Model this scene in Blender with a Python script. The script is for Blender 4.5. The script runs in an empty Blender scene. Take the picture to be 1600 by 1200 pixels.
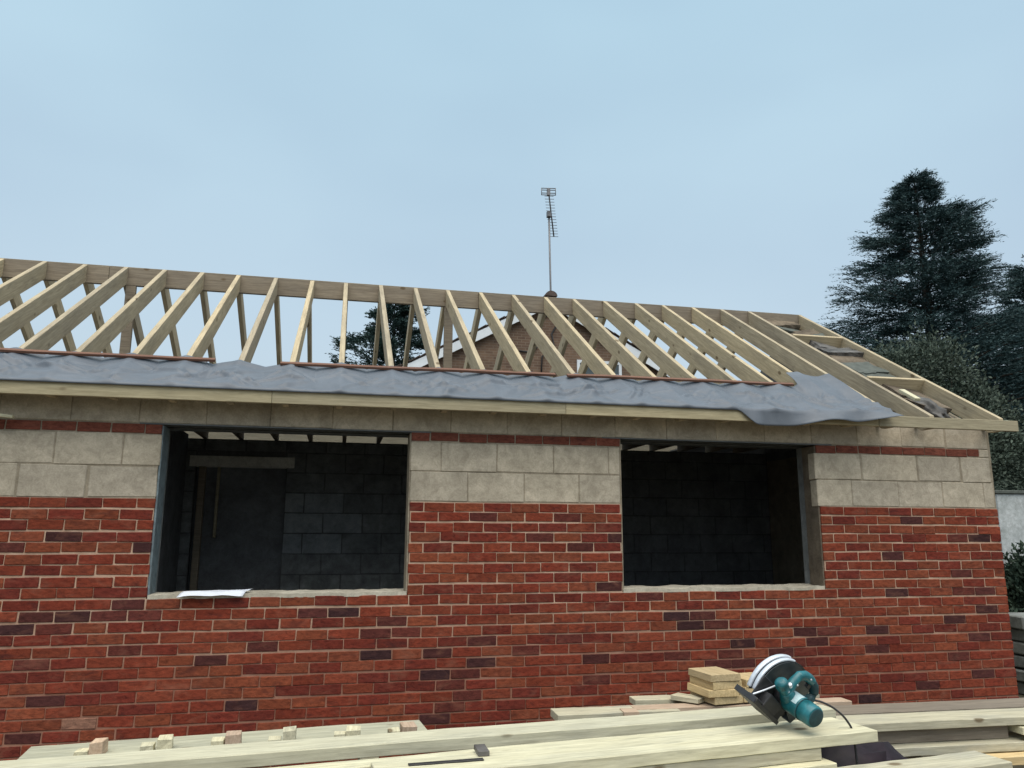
import bpy, bmesh, math, random
import numpy as np
from mathutils import Vector, Matrix, noise

random.seed(7)
rng = np.random.default_rng(11)
S = bpy.context.scene
COL = S.collection

# ------------------------------------------------------------------ camera
CAM = Vector((-5.8206, -5.9174, -0.2237))
YAW, PIT, ROL, FPX = 0.21905, 0.18977, 0.00378, 1202.0
F = Vector((math.sin(YAW) * math.cos(PIT), math.cos(YAW) * math.cos(PIT), math.sin(PIT)))
R0 = Vector((math.cos(YAW), -math.sin(YAW), 0))
U0 = R0.cross(F)
RR = R0 * math.cos(ROL) + U0 * math.sin(ROL)
UU = U0 * math.cos(ROL) - R0 * math.sin(ROL)
cd = bpy.data.cameras.new('camera')
cam = bpy.data.objects.new('camera', cd)
COL.objects.link(cam)
cd.sensor_width = 36.0
cd.lens = FPX * 36.0 / 1600.0
cd.clip_start = 0.05
cd.clip_end = 2000
M = Matrix(((RR.x, UU.x, -F.x, CAM.x), (RR.y, UU.y, -F.y, CAM.y), (RR.z, UU.z, -F.z, CAM.z), (0, 0, 0, 1)))
cam.matrix_world = M
S.camera = cam

# ------------------------------------------------------------------ light
SUN_EL, SUN_AZ = math.radians(70), math.radians(-8)      # azimuth measured from -Y (behind the camera) towards +X
EXPOSURE = 1.0
W = bpy.data.worlds.new('World')
S.world = W
W.use_nodes = True
nt = W.node_tree
nt.nodes.clear()
sky = nt.nodes.new('ShaderNodeTexSky')
sky.sky_type = 'NISHITA'
sky.sun_disc = False
sky.sun_elevation = SUN_EL
sky.sun_rotation = math.pi - SUN_AZ
sky.air_density = 1.0
sky.dust_density = 4.0
b1 = nt.nodes.new('ShaderNodeBackground')
b1.inputs[1].default_value = 0.05
nt.links.new(sky.outputs[0], b1.inputs[0])
tc = nt.nodes.new('ShaderNodeTexCoord')
mp = nt.nodes.new('ShaderNodeMapping')
mp.inputs['Scale'].default_value = (1.0, 1.0, 2.2)
nt.links.new(tc.outputs['Generated'], mp.inputs['Vector'])
nz = nt.nodes.new('ShaderNodeTexNoise')
nz.inputs['Scale'].default_value = 1.7
nz.inputs['Detail'].default_value = 3
nz.inputs['Roughness'].default_value = 0.45
nt.links.new(mp.outputs[0], nz.inputs['Vector'])
cr = nt.nodes.new('ShaderNodeValToRGB')
cr.color_ramp.elements[0].position = 0.32
cr.color_ramp.elements[0].color = (0.88, 0.89, 0.91, 1)
cr.color_ramp.elements[1].position = 0.68
cr.color_ramp.elements[1].color = (1.10, 1.10, 1.08, 1)
nt.links.new(nz.outputs[0], cr.inputs[0])
b2 = nt.nodes.new('ShaderNodeBackground')
b2.inputs[1].default_value = 1.0
sxyz = nt.nodes.new('ShaderNodeSeparateXYZ')
nt.links.new(tc.outputs['Generated'], sxyz.inputs[0])
gr_ = nt.nodes.new('ShaderNodeValToRGB')
gr_.color_ramp.elements[0].position = 0.18
gr_.color_ramp.elements[0].color = (0.162, 0.187, 0.192, 1)
gr_.color_ramp.elements[1].position = 0.62
gr_.color_ramp.elements[1].color = (0.170, 0.244, 0.260, 1)
nt.links.new(sxyz.outputs['Z'], gr_.inputs[0])
mxs = nt.nodes.new('ShaderNodeMixRGB')
mxs.blend_type = 'MULTIPLY'
mxs.inputs[0].default_value = 1.0
nt.links.new(gr_.outputs[0], mxs.inputs[1])
nt.links.new(cr.outputs[0], mxs.inputs[2])
nt.links.new(mxs.outputs[0], b2.inputs[0])
ad = nt.nodes.new('ShaderNodeAddShader')
nt.links.new(b1.outputs[0], ad.inputs[0])
nt.links.new(b2.outputs[0], ad.inputs[1])
wo = nt.nodes.new('ShaderNodeOutputWorld')
nt.links.new(ad.outputs[0], wo.inputs[0])
sd = bpy.data.lights.new('sun', 'SUN')
sd.energy = 1.5
sd.angle = math.radians(75)
sd.color = (1.0, 0.93, 0.80)
sun = bpy.data.objects.new('sun', sd)
COL.objects.link(sun)
sdir = Vector((math.sin(SUN_AZ) * math.cos(SUN_EL), -math.cos(SUN_AZ) * math.cos(SUN_EL), math.sin(SUN_EL)))
sun.rotation_euler = sdir.to_track_quat('Z', 'Y').to_euler()
S.view_settings.view_transform = 'Standard'
S.view_settings.look = 'None'
S.view_settings.gamma = 1.0
S.view_settings.exposure = EXPOSURE
S.view_settings.use_curve_mapping = False


# ------------------------------------------------------------------ helpers
class Mat:
    def __init__(self, name, rough=0.9, spec=0.3):
        self.m = bpy.data.materials.new(name)
        self.m.use_nodes = True
        self.t = self.m.node_tree
        self.b = self.t.nodes['Principled BSDF']
        self.b.inputs['Roughness'].default_value = rough
        self.b.inputs['Specular IOR Level'].default_value = spec

    def n(self, typ, **kw):
        x = self.t.nodes.new(typ)
        for k, v in kw.items():
            if k.startswith('i_'):
                x.inputs[k[2:].replace('_', ' ')].default_value = v
            else:
                setattr(x, k, v)
        return x

    def l(self, a, b):
        self.t.links.new(a, b)

    def col(self, s):
        self.l(s, self.b.inputs['Base Color'])

    def mix(self, fac, a, b, mode='MIX'):
        x = self.n('ShaderNodeMixRGB', blend_type=mode)
        for s, v in ((0, fac), (1, a), (2, b)):
            if hasattr(v, 'links'):
                self.l(v, x.inputs[s])
            elif s == 0:
                x.inputs[0].default_value = v
            else:
                x.inputs[s].default_value = (*v, 1)
        return x.outputs[0]

    def ramp(self, s, stops):
        x = self.n('ShaderNodeValToRGB')
        e = x.color_ramp.elements
        while len(e) < len(stops):
            e.new(0.5)
        for k, (p, c) in enumerate(stops):
            e[k].position = p
            e[k].color = (*c, 1) if not isinstance(c, float) else (c, c, c, 1)
        self.l(s, x.inputs[0])
        return x.outputs[0]

    def noise(self, vec, scale, detail=4, rough=0.55, dist=0.0):
        x = self.n('ShaderNodeTexNoise')
        x.inputs['Scale'].default_value = scale
        x.inputs['Detail'].default_value = detail
        x.inputs['Roughness'].default_value = rough
        x.inputs['Distortion'].default_value = dist
        if vec is not None:
            self.l(vec, x.inputs['Vector'])
        return x.outputs[0]

    def pos(self):
        return self.n('ShaderNodeNewGeometry').outputs['Position']

    def bump(self, h, strength=0.3, dist=0.01):
        x = self.n('ShaderNodeBump')
        x.inputs['Strength'].default_value = strength
        x.inputs['Distance'].default_value = dist
        self.l(h, x.inputs['Height'])
        self.l(x.outputs[0], self.b.inputs['Normal'])

    def local(self, scale, jitter=True):
        """object coordinates with a random offset per object, scaled"""
        t = self.n('ShaderNodeTexCoord').outputs['Object']
        if jitter:
            r = self.n('ShaderNodeObjectInfo').outputs['Random']
            m = self.n('ShaderNodeVectorMath', operation='SCALE')
            m.inputs[0].default_value = (37.0, 19.0, 53.0)
            self.l(r, m.inputs['Scale'])
            a = self.n('ShaderNodeVectorMath', operation='ADD')
            self.l(t, a.inputs[0])
            self.l(m.outputs[0], a.inputs[1])
            t = a.outputs[0]
        mp = self.n('ShaderNodeVectorMath', operation='MULTIPLY')
        mp.inputs[1].default_value = scale
        self.l(t, mp.inputs[0])
        return mp.outputs[0]


def wood(name, light, dark, knot=(0.10, 0.065, 0.03), grey=(0.25, 0.25, 0.22), greyamt=0.3, rough=0.75, bump=0.35, scuff=0.4):
    m = Mat(name, rough, 0.25)
    g = m.noise(m.local((0.9, 18, 18)), 1.6, 7, 0.7, 1.2)
    c = m.ramp(g, [(0.28, dark), (0.62, light)])
    st = m.noise(m.local((1.3, 4, 4)), 1.5, 4, 0.6)
    f = m.ramp(st, [(0.46, 0.0), (0.75, greyamt)])
    c = m.mix(f, c, grey)
    v = m.n('ShaderNodeTexVoronoi')
    v.inputs['Scale'].default_value = 1.0
    m.l(m.local((3.1, 5.5, 5.5)), v.inputs['Vector'])
    kf = m.ramp(v.outputs['Distance'], [(0.07, 0.8), (0.13, 0.0)])
    fine = m.noise(m.local((4.0, 55, 55)), 1.5, 4, 0.7)
    c = m.mix(1.0, c, m.ramp(fine, [(0.3, (0.76, 0.75, 0.73)), (0.65, (1.08, 1.08, 1.08))]), 'MULTIPLY')
    c = m.mix(kf, c, knot)
    sc = m.noise(m.local((3.0, 20, 20)), 1.0, 6, 0.72, 0.8)
    c = m.mix(m.ramp(sc, [(0.55, 0.0), (0.70, scuff)]), c, tuple(q * 0.62 for q in grey))
    r = m.n('ShaderNodeObjectInfo').outputs['Random']
    tint = m.ramp(r, [(0.0, (0.80, 0.80, 0.82)), (0.5, (1.0, 0.98, 0.93)), (1.0, (1.10, 1.06, 0.98))])
    c = m.mix(1.0, c, tint, 'MULTIPLY')
    m.col(c)
    m.bump(g, bump, 0.004)
    return m.m


def obj(name, me, mat=None, parent=None, mw=None):
    if isinstance(me, bmesh.types.BMesh):
        b = me
        me = bpy.data.meshes.new(name)
        b.to_mesh(me)
        b.free()
    o = bpy.data.objects.new(name, me)
    COL.objects.link(o)
    if mat is not None:
        if isinstance(mat, (list, tuple)):
            if not me.materials:
                for x in mat:
                    me.materials.append(x)
        elif not me.materials:
            me.materials.append(mat)
    if parent is not None:
        o.parent = parent
    if mw is not None:
        o.matrix_basis = mw
    return o


def thing(name, label, cat, loc=(0, 0, 0), group=None):
    o = bpy.data.objects.new(name, None)
    COL.objects.link(o)
    o.location = loc
    return tag(o, label, cat, group)


def tag(o, label, cat, group=None):
    o['label'] = label
    o['category'] = cat
    if group:
        o['group'] = group
    return o


def bbox(b, x0, x1, y0, y1, z0, z1, mi=0):
    v = [b.verts.new(p) for p in ((x0, y0, z0), (x1, y0, z0), (x1, y1, z0), (x0, y1, z0), (x0, y0, z1), (x1, y0, z1), (x1, y1, z1), (x0, y1, z1))]
    for f in ((0, 3, 2, 1), (4, 5, 6, 7), (0, 1, 5, 4), (1, 2, 6, 5), (2, 3, 7, 6), (3, 0, 4, 7)):
        q = b.faces.new([v[i] for i in f])
        q.material_index = mi
    return v


def box_bm(x0, x1, y0, y1, z0, z1, bevel=0.0, jit=0.0, seg=1):
    b = bmesh.new()
    bbox(b, x0, x1, y0, y1, z0, z1)
    if jit:
        for v in b.verts:
            v.co += Vector([random.uniform(-jit, jit) for _ in range(3)])
    if bevel:
        bmesh.ops.bevel(b, geom=list(b.edges), offset=bevel, segments=seg, affect='EDGES', profile=0.5)
    return b


def tube(b, pts, r, seg=8, mi=0, caps=True, taper=None):
    pts = [Vector(p) for p in pts]
    rings = []
    up = Vector((0.13, 0.27, 0.95)).normalized()
    for i, p in enumerate(pts):
        d = (pts[min(i + 1, len(pts) - 1)] - pts[max(i - 1, 0)]).normalized()
        u = d.cross(up)
        if u.length < 1e-3:
            u = d.cross(Vector((1, 0, 0)))
        u.normalize()
        w = d.cross(u)
        rr = r if taper is None else r * (taper[i] if isinstance(taper, (list, tuple)) else 1 + (taper - 1) * i / (len(pts) - 1))
        rings.append([b.verts.new(p + (u * math.cos(a) + w * math.sin(a)) * rr) for a in [2 * math.pi * k / seg for k in range(seg)]])
    for a, c in zip(rings, rings[1:]):
        for k in range(seg):
            f = b.faces.new((a[k], a[(k + 1) % seg], c[(k + 1) % seg], c[k]))
            f.material_index = mi
            f.smooth = True
    if caps:
        for rg, rev in ((rings[0], False), (rings[-1], True)):
            f = b.faces.new(rg if rev else rg[::-1])
            f.material_index = mi
    return rings


def np_mesh(name, verts, faces_n, nper=4):
    """mesh from a numpy vertex array where every nper verts make one face"""
    me = bpy.data.meshes.new(name)
    n = len(verts)
    me.vertices.add(n)
    me.vertices.foreach_set('co', np.asarray(verts, dtype=np.float32).ravel())
    me.loops.add(n)
    me.loops.foreach_set('vertex_index', np.arange(n, dtype=np.int32))
    nf = n // nper
    me.polygons.add(nf)
    me.polygons.foreach_set('loop_start', np.arange(0, n, nper, dtype=np.int32))
    me.polygons.foreach_set('loop_total', np.full(nf, nper, dtype=np.int32))
    me.update()
    me.validate()
    return me


# ------------------------------------------------------------------ materials
def brick_mat(name, attr):
    m = Mat(name, 0.92, 0.15)
    if attr:
        a = m.n('ShaderNodeAttribute', attribute_name='tint').outputs['Color']
    else:
        a = m.n('ShaderNodeObjectInfo').outputs['Color']
    p = m.pos()
    sc = m.n('ShaderNodeVectorMath', operation='MULTIPLY')
    sc.inputs[1].default_value = (1, 1, 2.2)
    m.l(p, sc.inputs[0])
    n1 = m.noise(sc.outputs[0], 22, 5, 0.65, 0.5)
    c = m.mix(1.0, m.mix(1.0, a, (1.00, 1.00, 1.02), 'MULTIPLY'), m.ramp(n1, [(0.25, (0.42, 0.40, 0.44)), (0.5, (0.95, 0.95, 0.95)), (0.72, (1.32, 1.32, 1.30))]), 'MULTIPLY')
    n2 = m.noise(p, 130, 3, 0.7)
    c = m.mix(1.0, c, m.ramp(n2, [(0.3, (0.82, 0.82, 0.82)), (0.7, (1.15, 1.15, 1.15))]), 'MULTIPLY')
    dk = m.n('ShaderNodeVectorMath', operation='MULTIPLY')
    dk.inputs[1].default_value = (7.0, 1.0, 15.0)
    m.l(p, dk.inputs[0])
    n5 = m.noise(dk.outputs[0], 1.0, 4, 0.6, 0.6)
    c = m.mix(m.ramp(n5, [(0.55, 0.0), (0.72, 0.62)]), c, (0.055, 0.019, 0.018))     # kiln burnt patches
    # thin mortar smears left by the trowel
    n3 = m.noise(sc.outputs[0], 5.5, 5, 0.6, 0.8)
    f = m.ramp(n3, [(0.54, 0.0), (0.78, 0.45)])
    c = m.mix(f, c, (0.26, 0.115, 0.075))
    m.col(c)
    m.bump(n1, 0.55, 0.006)
    return m.m


M_BRICK = brick_mat('brick_clay', False)
M_BRICKS = brick_mat('brick_clay_joined', True)

mm = Mat('mortar', 0.95, 0.1)
p = mm.pos()
c = mm.ramp(mm.noise(p, 9, 5, 0.6), [(0.3, (0.36, 0.235, 0.165)), (0.7, (0.60, 0.43, 0.32))])
zz = mm.n('ShaderNodeSeparateXYZ')
mm.l(p, zz.inputs[0])
mr = mm.n('ShaderNodeMapRange')
mr.inputs['From Min'].default_value = -1.45
mr.inputs['From Max'].default_value = -0.75
mm.l(zz.outputs['Z'], mr.inputs['Value'])
nn = mm.noise(p, 1.6, 3, 0.5)
ma = mm.n('ShaderNodeMath', operation='MULTIPLY')
ma.inputs[1].default_value = 0.7
mm.l(nn, ma.inputs[0])
mb = mm.n('ShaderNodeMath', operation='SUBTRACT', use_clamp=True)
mm.l(mr.outputs[0], mb.inputs[0])
mm.l(ma.outputs[0], mb.inputs[1])
mb2 = mm.n('ShaderNodeMath', operation='ADD', use_clamp=True)
mb2.inputs[1].default_value = 0.25
mm.l(mb.outputs[0], mb2.inputs[0])
c = mm.mix(mb2.outputs[0], (0.225, 0.085, 0.055), c)       # red brick dust rubbed over the lower joints
mm.col(c)
mm.bump(mm.noise(p, 60, 4, 0.7), 0.5, 0.004)
M_MORTAR = mm.m


def block_mat(name, a, b, stain, coord='pos'):
    m = Mat(name, 0.95, 0.1)
    p = m.pos()
    n1 = m.noise(p, 4.0, 6, 0.62, 0.4)
    c = m.ramp(n1, [(0.28, b), (0.66, a)])
    n2 = m.noise(p, 75, 3, 0.75)
    c = m.mix(1.0, c, m.ramp(n2, [(0.25, (0.80, 0.80, 0.80)), (0.7, (1.08, 1.08, 1.08))]), 'MULTIPLY')
    r = m.n('ShaderNodeObjectInfo').outputs['Random']
    c = m.mix(1.0, c, m.ramp(r, [(0, (0.90, 0.90, 0.91)), (1, (1.06, 1.05, 1.03))]), 'MULTIPLY')
    n3 = m.noise(p, 1.9, 5, 0.6, 1.2)
    c = m.mix(m.ramp(n3, [(0.56, 0.0), (0.78, 0.45)]), c, stain)
    n4 = m.noise(p, 13, 6, 0.7, 0.8)
    c = m.mix(1.0, c, m.ramp(n4, [(0.3, (0.74, 0.73, 0.72)), (0.6, (1.05, 1.05, 1.05))]), 'MULTIPLY')
    m.col(c)
    m.bump(n4, 0.5, 0.008)
    return m.m


M_BLOCK = block_mat('concrete_block_pale', (0.53, 0.465, 0.37), (0.37, 0.325, 0.255), (0.24, 0.205, 0.155))
M_BLOCKJ = block_mat('block_mortar', (0.36, 0.31, 0.24), (0.22, 0.19, 0.145), (0.12, 0.10, 0.08))
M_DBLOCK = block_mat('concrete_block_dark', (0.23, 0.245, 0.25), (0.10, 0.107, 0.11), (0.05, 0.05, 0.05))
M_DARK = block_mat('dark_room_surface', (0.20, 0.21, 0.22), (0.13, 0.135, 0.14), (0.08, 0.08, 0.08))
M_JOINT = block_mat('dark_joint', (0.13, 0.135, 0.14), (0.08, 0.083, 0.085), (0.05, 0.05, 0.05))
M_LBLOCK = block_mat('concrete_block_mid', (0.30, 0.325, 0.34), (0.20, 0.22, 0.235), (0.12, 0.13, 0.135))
M_LINTEL = block_mat('concrete_lintel', (0.80, 0.79, 0.72), (0.66, 0.65, 0.60), (0.5, 0.5, 0.46))
M_STONE = block_mat('grey_slab', (0.26, 0.27, 0.26), (0.14, 0.15, 0.145), (0.07, 0.07, 0.06))
M_MBED = block_mat('sill_mortar', (0.56, 0.52, 0.43), (0.40, 0.36, 0.29), (0.25, 0.22, 0.17))

M_RAFTER = wood('treated_softwood', (0.52, 0.445, 0.315), (0.36, 0.30, 0.205), grey=(0.29, 0.25, 0.19), greyamt=0.65)
M_RIDGE = wood('weathered_softwood', (0.28, 0.24, 0.19), (0.175, 0.145, 0.115), grey=(0.19, 0.165, 0.14), greyamt=0.6)
M_FASCIA = wood('green_treated_softwood', (0.44, 0.39, 0.27), (0.31, 0.27, 0.18), grey=(0.30, 0.27, 0.19), greyamt=0.4)
M_PLANK = wood('sawn_pale_softwood', (0.66, 0.635, 0.475), (0.55, 0.52, 0.37), grey=(0.44, 0.43, 0.34), greyamt=0.7, scuff=0.6)
M_PLANKG = wood('sawn_grey_softwood', (0.50, 0.48, 0.38), (0.34, 0.32, 0.25), grey=(0.30, 0.30, 0.27), greyamt=0.8)
M_BOARD = wood('weathered_pale_board', (0.52, 0.52, 0.40), (0.40, 0.40, 0.31), grey=(0.30, 0.31, 0.26), greyamt=0.7)
M_OFFCUT = wood('fresh_offcut', (0.60, 0.475, 0.28), (0.46, 0.35, 0.19), grey=(0.45, 0.38, 0.25), greyamt=0.3)
M_PINK = wood('pinkish_offcut', (0.55, 0.43, 0.33), (0.42, 0.30, 0.22), greyamt=0.2)
M_BATTEN = wood('red_stained_batten', (0.215, 0.115, 0.080), (0.14, 0.068, 0.048), grey=(0.10, 0.05, 0.04), greyamt=0.6)
M_SARK = wood('sarking', (0.34, 0.31, 0.24), (0.27, 0.245, 0.185), greyamt=0.2)


def plain(name, col, rough=0.6, spec=0.4, metal=0.0, var=0.25, scale=14, bump=0.1):
    m = Mat(name, rough, spec)
    n = m.noise(m.pos(), scale, 5, 0.6)
    lo = tuple(x * (1 - var) for x in col)
    hi = tuple(min(1, x * (1 + var)) for x in col)
    m.col(m.ramp(n, [(0.3, lo), (0.7, hi)]))
    m.b.inputs['Metallic'].default_value = metal
    if bump:
        m.bump(n, bump, 0.003)
    return m.m


mm = Mat('roofing_membrane', 0.48, 0.3)
p = mm.pos()
n1 = mm.noise(p, 3.5, 6, 0.62, 1.4)
mm.col(mm.ramp(n1, [(0.3, (0.092, 0.106, 0.128)), (0.7, (0.126, 0.143, 0.170))]))
wv = mm.n('ShaderNodeVectorMath', operation='MULTIPLY')
wv.inputs[1].default_value = (1.0, 2.2, 2.2)
mm.l(p, wv.inputs[0])
fo = mm.noise(wv.outputs[0], 2.2, 2, 0.4, 1.5)
fa = mm.n('ShaderNodeMath', operation='SUBTRACT')
fa.inputs[1].default_value = 0.5
mm.l(fo, fa.inputs[0])
fb = mm.n('ShaderNodeMath', operation='ABSOLUTE')
mm.l(fa.outputs[0], fb.inputs[0])
fr_ = mm.ramp(fb.outputs[0], [(0.0, 1.0), (0.05, 0.35), (0.2, 0.0)])
mm.bump(fr_, 0.05, 0.02)
M_FELT = mm.m
M_STEEL = plain('galvanised_lintel', (0.10, 0.105, 0.105), 0.45, 0.5, 0.4)
M_CLOSER = plain('cavity_closer', (0.15, 0.19, 0.21), 0.5, 0.4, 0, 0.35, 20)
M_BLACK = plain('black_plastic', (0.018, 0.018, 0.02), 0.45, 0.5, 0, 0.3, 30)
M_SHADELUMP = plain('shade_lump_dark', (0.014, 0.008, 0.012), 0.6, 0.25, 0, 0.5, 9)
M_TEAL = plain('teal_plastic', (0.012, 0.125, 0.150), 0.36, 0.5, 0, 0.45, 22, 0.05)
M_RUBBER = plain('dark_grip', (0.014, 0.05, 0.06), 0.5, 0.4, 0, 0.3, 40)
M_ALU = plain('bare_aluminium', (0.62, 0.66, 0.72), 0.35, 0.5, 0.35, 0.12, 40, 0.03)
M_GUARD = plain('dark_guard_metal', (0.05, 0.058, 0.062), 0.4, 0.5, 0.3, 0.4, 25)
M_LABEL = plain('pale_sticker', (0.42, 0.56, 0.60), 0.3, 0.5, 0, 0.1, 60, 0.0)
M_PAPER = plain('white_paper', (0.70, 0.74, 0.82), 0.6, 0.3, 0, 0.04, 10, 0.0)
M_AERIAL = plain('aerial_metal', (0.16, 0.16, 0.17), 0.5, 0.5, 0.3)
M_WHITE = plain('white_paint', (0.66, 0.70, 0.74), 0.5, 0.4, 0, 0.08, 3)
M_TILE = plain('roof_tile', (0.085, 0.065, 0.058), 0.85, 0.2, 0, 0.45, 5, 0.3)
M_GLASS = plain('dark_glass', (0.05, 0.065, 0.07), 0.08, 0.5, 0, 0.2, 2, 0.0)
M_RENDER = block_mat('white_render', (0.60, 0.63, 0.64), (0.40, 0.43, 0.43), (0.16, 0.18, 0.16))
M_CAP = plain('wall_capping', (0.09, 0.10, 0.09), 0.8, 0.2)
M_INSUL = plain('crumpled_grey_sheet', (0.095, 0.090, 0.086), 0.55, 0.25, 0, 0.7, 7, 0.4)
M_RUB = block_mat('rough_mortar', (0.20, 0.165, 0.125), (0.08, 0.066, 0.054), (0.035, 0.03, 0.028))
M_BARK = plain('bark', (0.05, 0.042, 0.036), 0.95, 0.1, 0, 0.4, 8, 0.5)

mm = Mat('brown_house_brick', 0.9, 0.15)
bt = mm.n('ShaderNodeTexBrick')
bt.inputs['Scale'].default_value = 1.0
bt.inputs['Brick Width'].default_value = 0.225
bt.inputs['Row Height'].default_value = 0.075
bt.inputs['Mortar Size'].default_value = 0.008
bt.inputs['Color1'].default_value = (0.175, 0.115, 0.080, 1)
bt.inputs['Color2'].default_value = (0.125, 0.082, 0.060, 1)
bt.inputs['Mortar'].default_value = (0.20, 0.155, 0.12, 1)
sx = mm.n('ShaderNodeSeparateXYZ')
mm.l(mm.pos(), sx.inputs[0])
cx = mm.n('ShaderNodeCombineXYZ')
mm.l(sx.outputs['X'], cx.inputs['X'])
mm.l(sx.outputs['Z'], cx.inputs['Y'])
mm.l(cx.outputs[0], bt.inputs['Vector'])
nb = mm.noise(mm.pos(), 2.5, 5, 0.6)
mm.col(mm.mix(1.0, bt.outputs['Color'], mm.ramp(nb, [(0.3, (0.75, 0.75, 0.77)), (0.7, (1.2, 1.18, 1.15))]), 'MULTIPLY'))
M_HBRICK = mm.m

mm = Mat('ground_mud', 0.95, 0.15)
p = mm.pos()
g = mm.ramp(mm.noise(p, 0.5, 6, 0.6), [(0.35, (0.085, 0.07, 0.05)), (0.6, (0.15, 0.125, 0.09))])
g2 = mm.ramp(mm.noise(p, 0.25, 3, 0.5), [(0.45, 0.0), (0.6, 1.0)])
mm.col(mm.mix(g2, g, (0.055, 0.052, 0.036)))
mm.bump(mm.noise(p, 9, 6, 0.7), 0.6, 0.03)
M_GROUND = mm.m


def leaf_mat(name, a, b, rough=0.7):
    m = Mat(name, rough, 0.2)
    n = m.noise(m.pos(), 1.1, 4, 0.6)
    c = m.ramp(n, [(0.3, a), (0.7, b)])
    n2 = m.noise(m.pos(), 14, 2, 0.6)
    c = m.mix(1.0, c, m.ramp(n2, [(0.3, (0.7, 0.7, 0.7)), (0.7, (1.3, 1.3, 1.25))]), 'MULTIPLY')
    m.col(c)
    return m.m


M_CEDAR = leaf_mat('cedar_needles', (0.026, 0.056, 0.064), (0.044, 0.078, 0.082))
M_CONIFER = leaf_mat('conifer_sprays', (0.022, 0.048, 0.050), (0.040, 0.074, 0.068))
M_SHRUB = leaf_mat('shrub_leaves', (0.050, 0.070, 0.056), (0.072, 0.094, 0.074))
M_BUSH = leaf_mat('dark_bush_leaves', (0.022, 0.038, 0.028), (0.045, 0.066, 0.045))

# ------------------------------------------------------------------ ground
GZ = -1.82
b = bmesh.new()
n = 40
grid = [[b.verts.new(((i / n - 0.5) * 600, (j / n - 0.5) * 600, GZ)) for j in range(n + 1)] for i in range(n + 1)]
for i in range(n):
    for j in range(n):
        b.faces.new((grid[i][j], grid[i + 1][j], grid[i + 1][j + 1], grid[i][j + 1]))
o = obj('ground', b, M_GROUND)
o['kind'] = 'structure'

# ------------------------------------------------------------------ the extension being built
K = 0.0761                  # one brick course
XL = -10.6                  # left end of what is built, outside the frame
WIN = [(-7.085, -5.292), (-3.60, -1.80)]
Z_SILL, Z_HEAD = -9 * K + 0.004, 7 * K
WALL_TOP = 10 * K
ext = thing('house_extension', 'half built red brick and pale block extension under open timber rafters', 'building', (0, 0, GZ))
EX = Matrix.Translation((0, 0, -GZ))


def part(name, me, mat, parent=ext, mw=None):
    mw = Matrix.Identity(4) if mw is None else mw
    if parent is ext:
        mw = EX @ mw
    return obj(name, me, mat, parent, mw)


def wall_cells(b, xs, zs, y0, y1, skip, mi=None):
    for x0, x1 in zip(xs, xs[1:]):
        for z0, z1 in zip(zs, zs[1:]):
            if not skip((x0 + x1) / 2, (z0 + z1) / 2):
                bbox(b, x0, x1, y0, y1, z0, z1, 0 if mi is None else mi((z0 + z1) / 2))


def in_win(x, z):
    return Z_SILL < z < Z_HEAD and any(a < x < c for a, c in WIN)


b = bmesh.new()
xs = [XL, WIN[0][0] + 0.004, WIN[0][1] - 0.004, WIN[1][0] + 0.004, WIN[1][1] - 0.004, -0.006]
xs[1], xs[2] = WIN[0][0] - 0.004, WIN[0][1] + 0.004
xs[3], xs[4] = WIN[1][0] - 0.004, WIN[1][1] + 0.004
wall_cells(b, xs, [GZ, Z_SILL - 0.008, -0.002, 6 * K, Z_HEAD, WALL_TOP], 0.006, 0.1, in_win, lambda z: 1 if z > -0.01 else 0)
outer = part('outer_wall', b, [M_MORTAR, M_BLOCKJ])

DARK = [(-7.65, -0.27), (-7.95, -0.34), (-7.14, -0.34), (-7.21, -0.72), (-7.77, -0.8), (-7.54, -0.8), (-7.33, -0.79), (-7.11, -0.79), (-7.93, -0.87), (-7.66, -0.87), (-7.22, -1.02), (-6.38, -1.03), (-6.65, -1.1), (-7.78, -1.09), (-7.68, -1.33), (-6.44, -1.4), (-7.76, -1.54), (-5.98, -0.8), (-5.75, -0.79), (-5.42, -0.88), (-5.3, -0.95), (-5.52, -0.95), (-4.75, -1.02), (-5.52, -1.1), (-5.1, -1.1), (-4.74, -1.18), (-4.87, -1.25), (-5.07, -1.25), (-4.99, -1.33), (-4.87, -1.4), (-4.99, -1.48), (-5.09, -1.55), (-6.29, -1.02), (-4.73, -0.12), (-4.06, -0.11), (-4.31, -0.27), (-3.93, -0.34), (-3.65, -0.27), (-3.7, -0.65), (-3.35, -0.72), (-3.16, -0.87), (-2.94, -0.87), (-3.03, -0.95), (-2.81, -0.95), (-4.07, -1.03), (-4.39, -1.1), (-3.84, -1.18), (-3.16, -1.18), (-2.71, -1.18), (-2.81, -1.25), (-2.59, -1.26), (-3.85, -1.33), (-2.58, -1.09), (-1.13, -0.72), (-0.24, -0.72), (-0.46, -0.73), (-0.24, -0.87), (-0.57, -0.95), (-2.03, -1.03), (-1.82, -1.03), (-1.35, -1.03), (-0.34, -1.1), (-1.9, -1.1), (-1.35, -1.18), (-2.25, -1.18), (-0.56, -1.25), (-2.13, -1.24), (-0.35, -1.4), (-0.92, -1.48), (-1.46, -1.57), (-0.93, -0.11), (-0.45, -0.26), (-0.23, -0.26), (-0.46, -0.57), (-1.12, -0.41)]
PALE = [(-7.35, -1.47)]
REDS = [(0.200, 0.044, 0.023), (0.182, 0.036, 0.020), (0.208, 0.055, 0.027), (0.190, 0.052, 0.027), (0.158, 0.030, 0.019), (0.200, 0.047, 0.025), (0.186, 0.039, 0.021), (0.140, 0.028, 0.019)]


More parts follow.
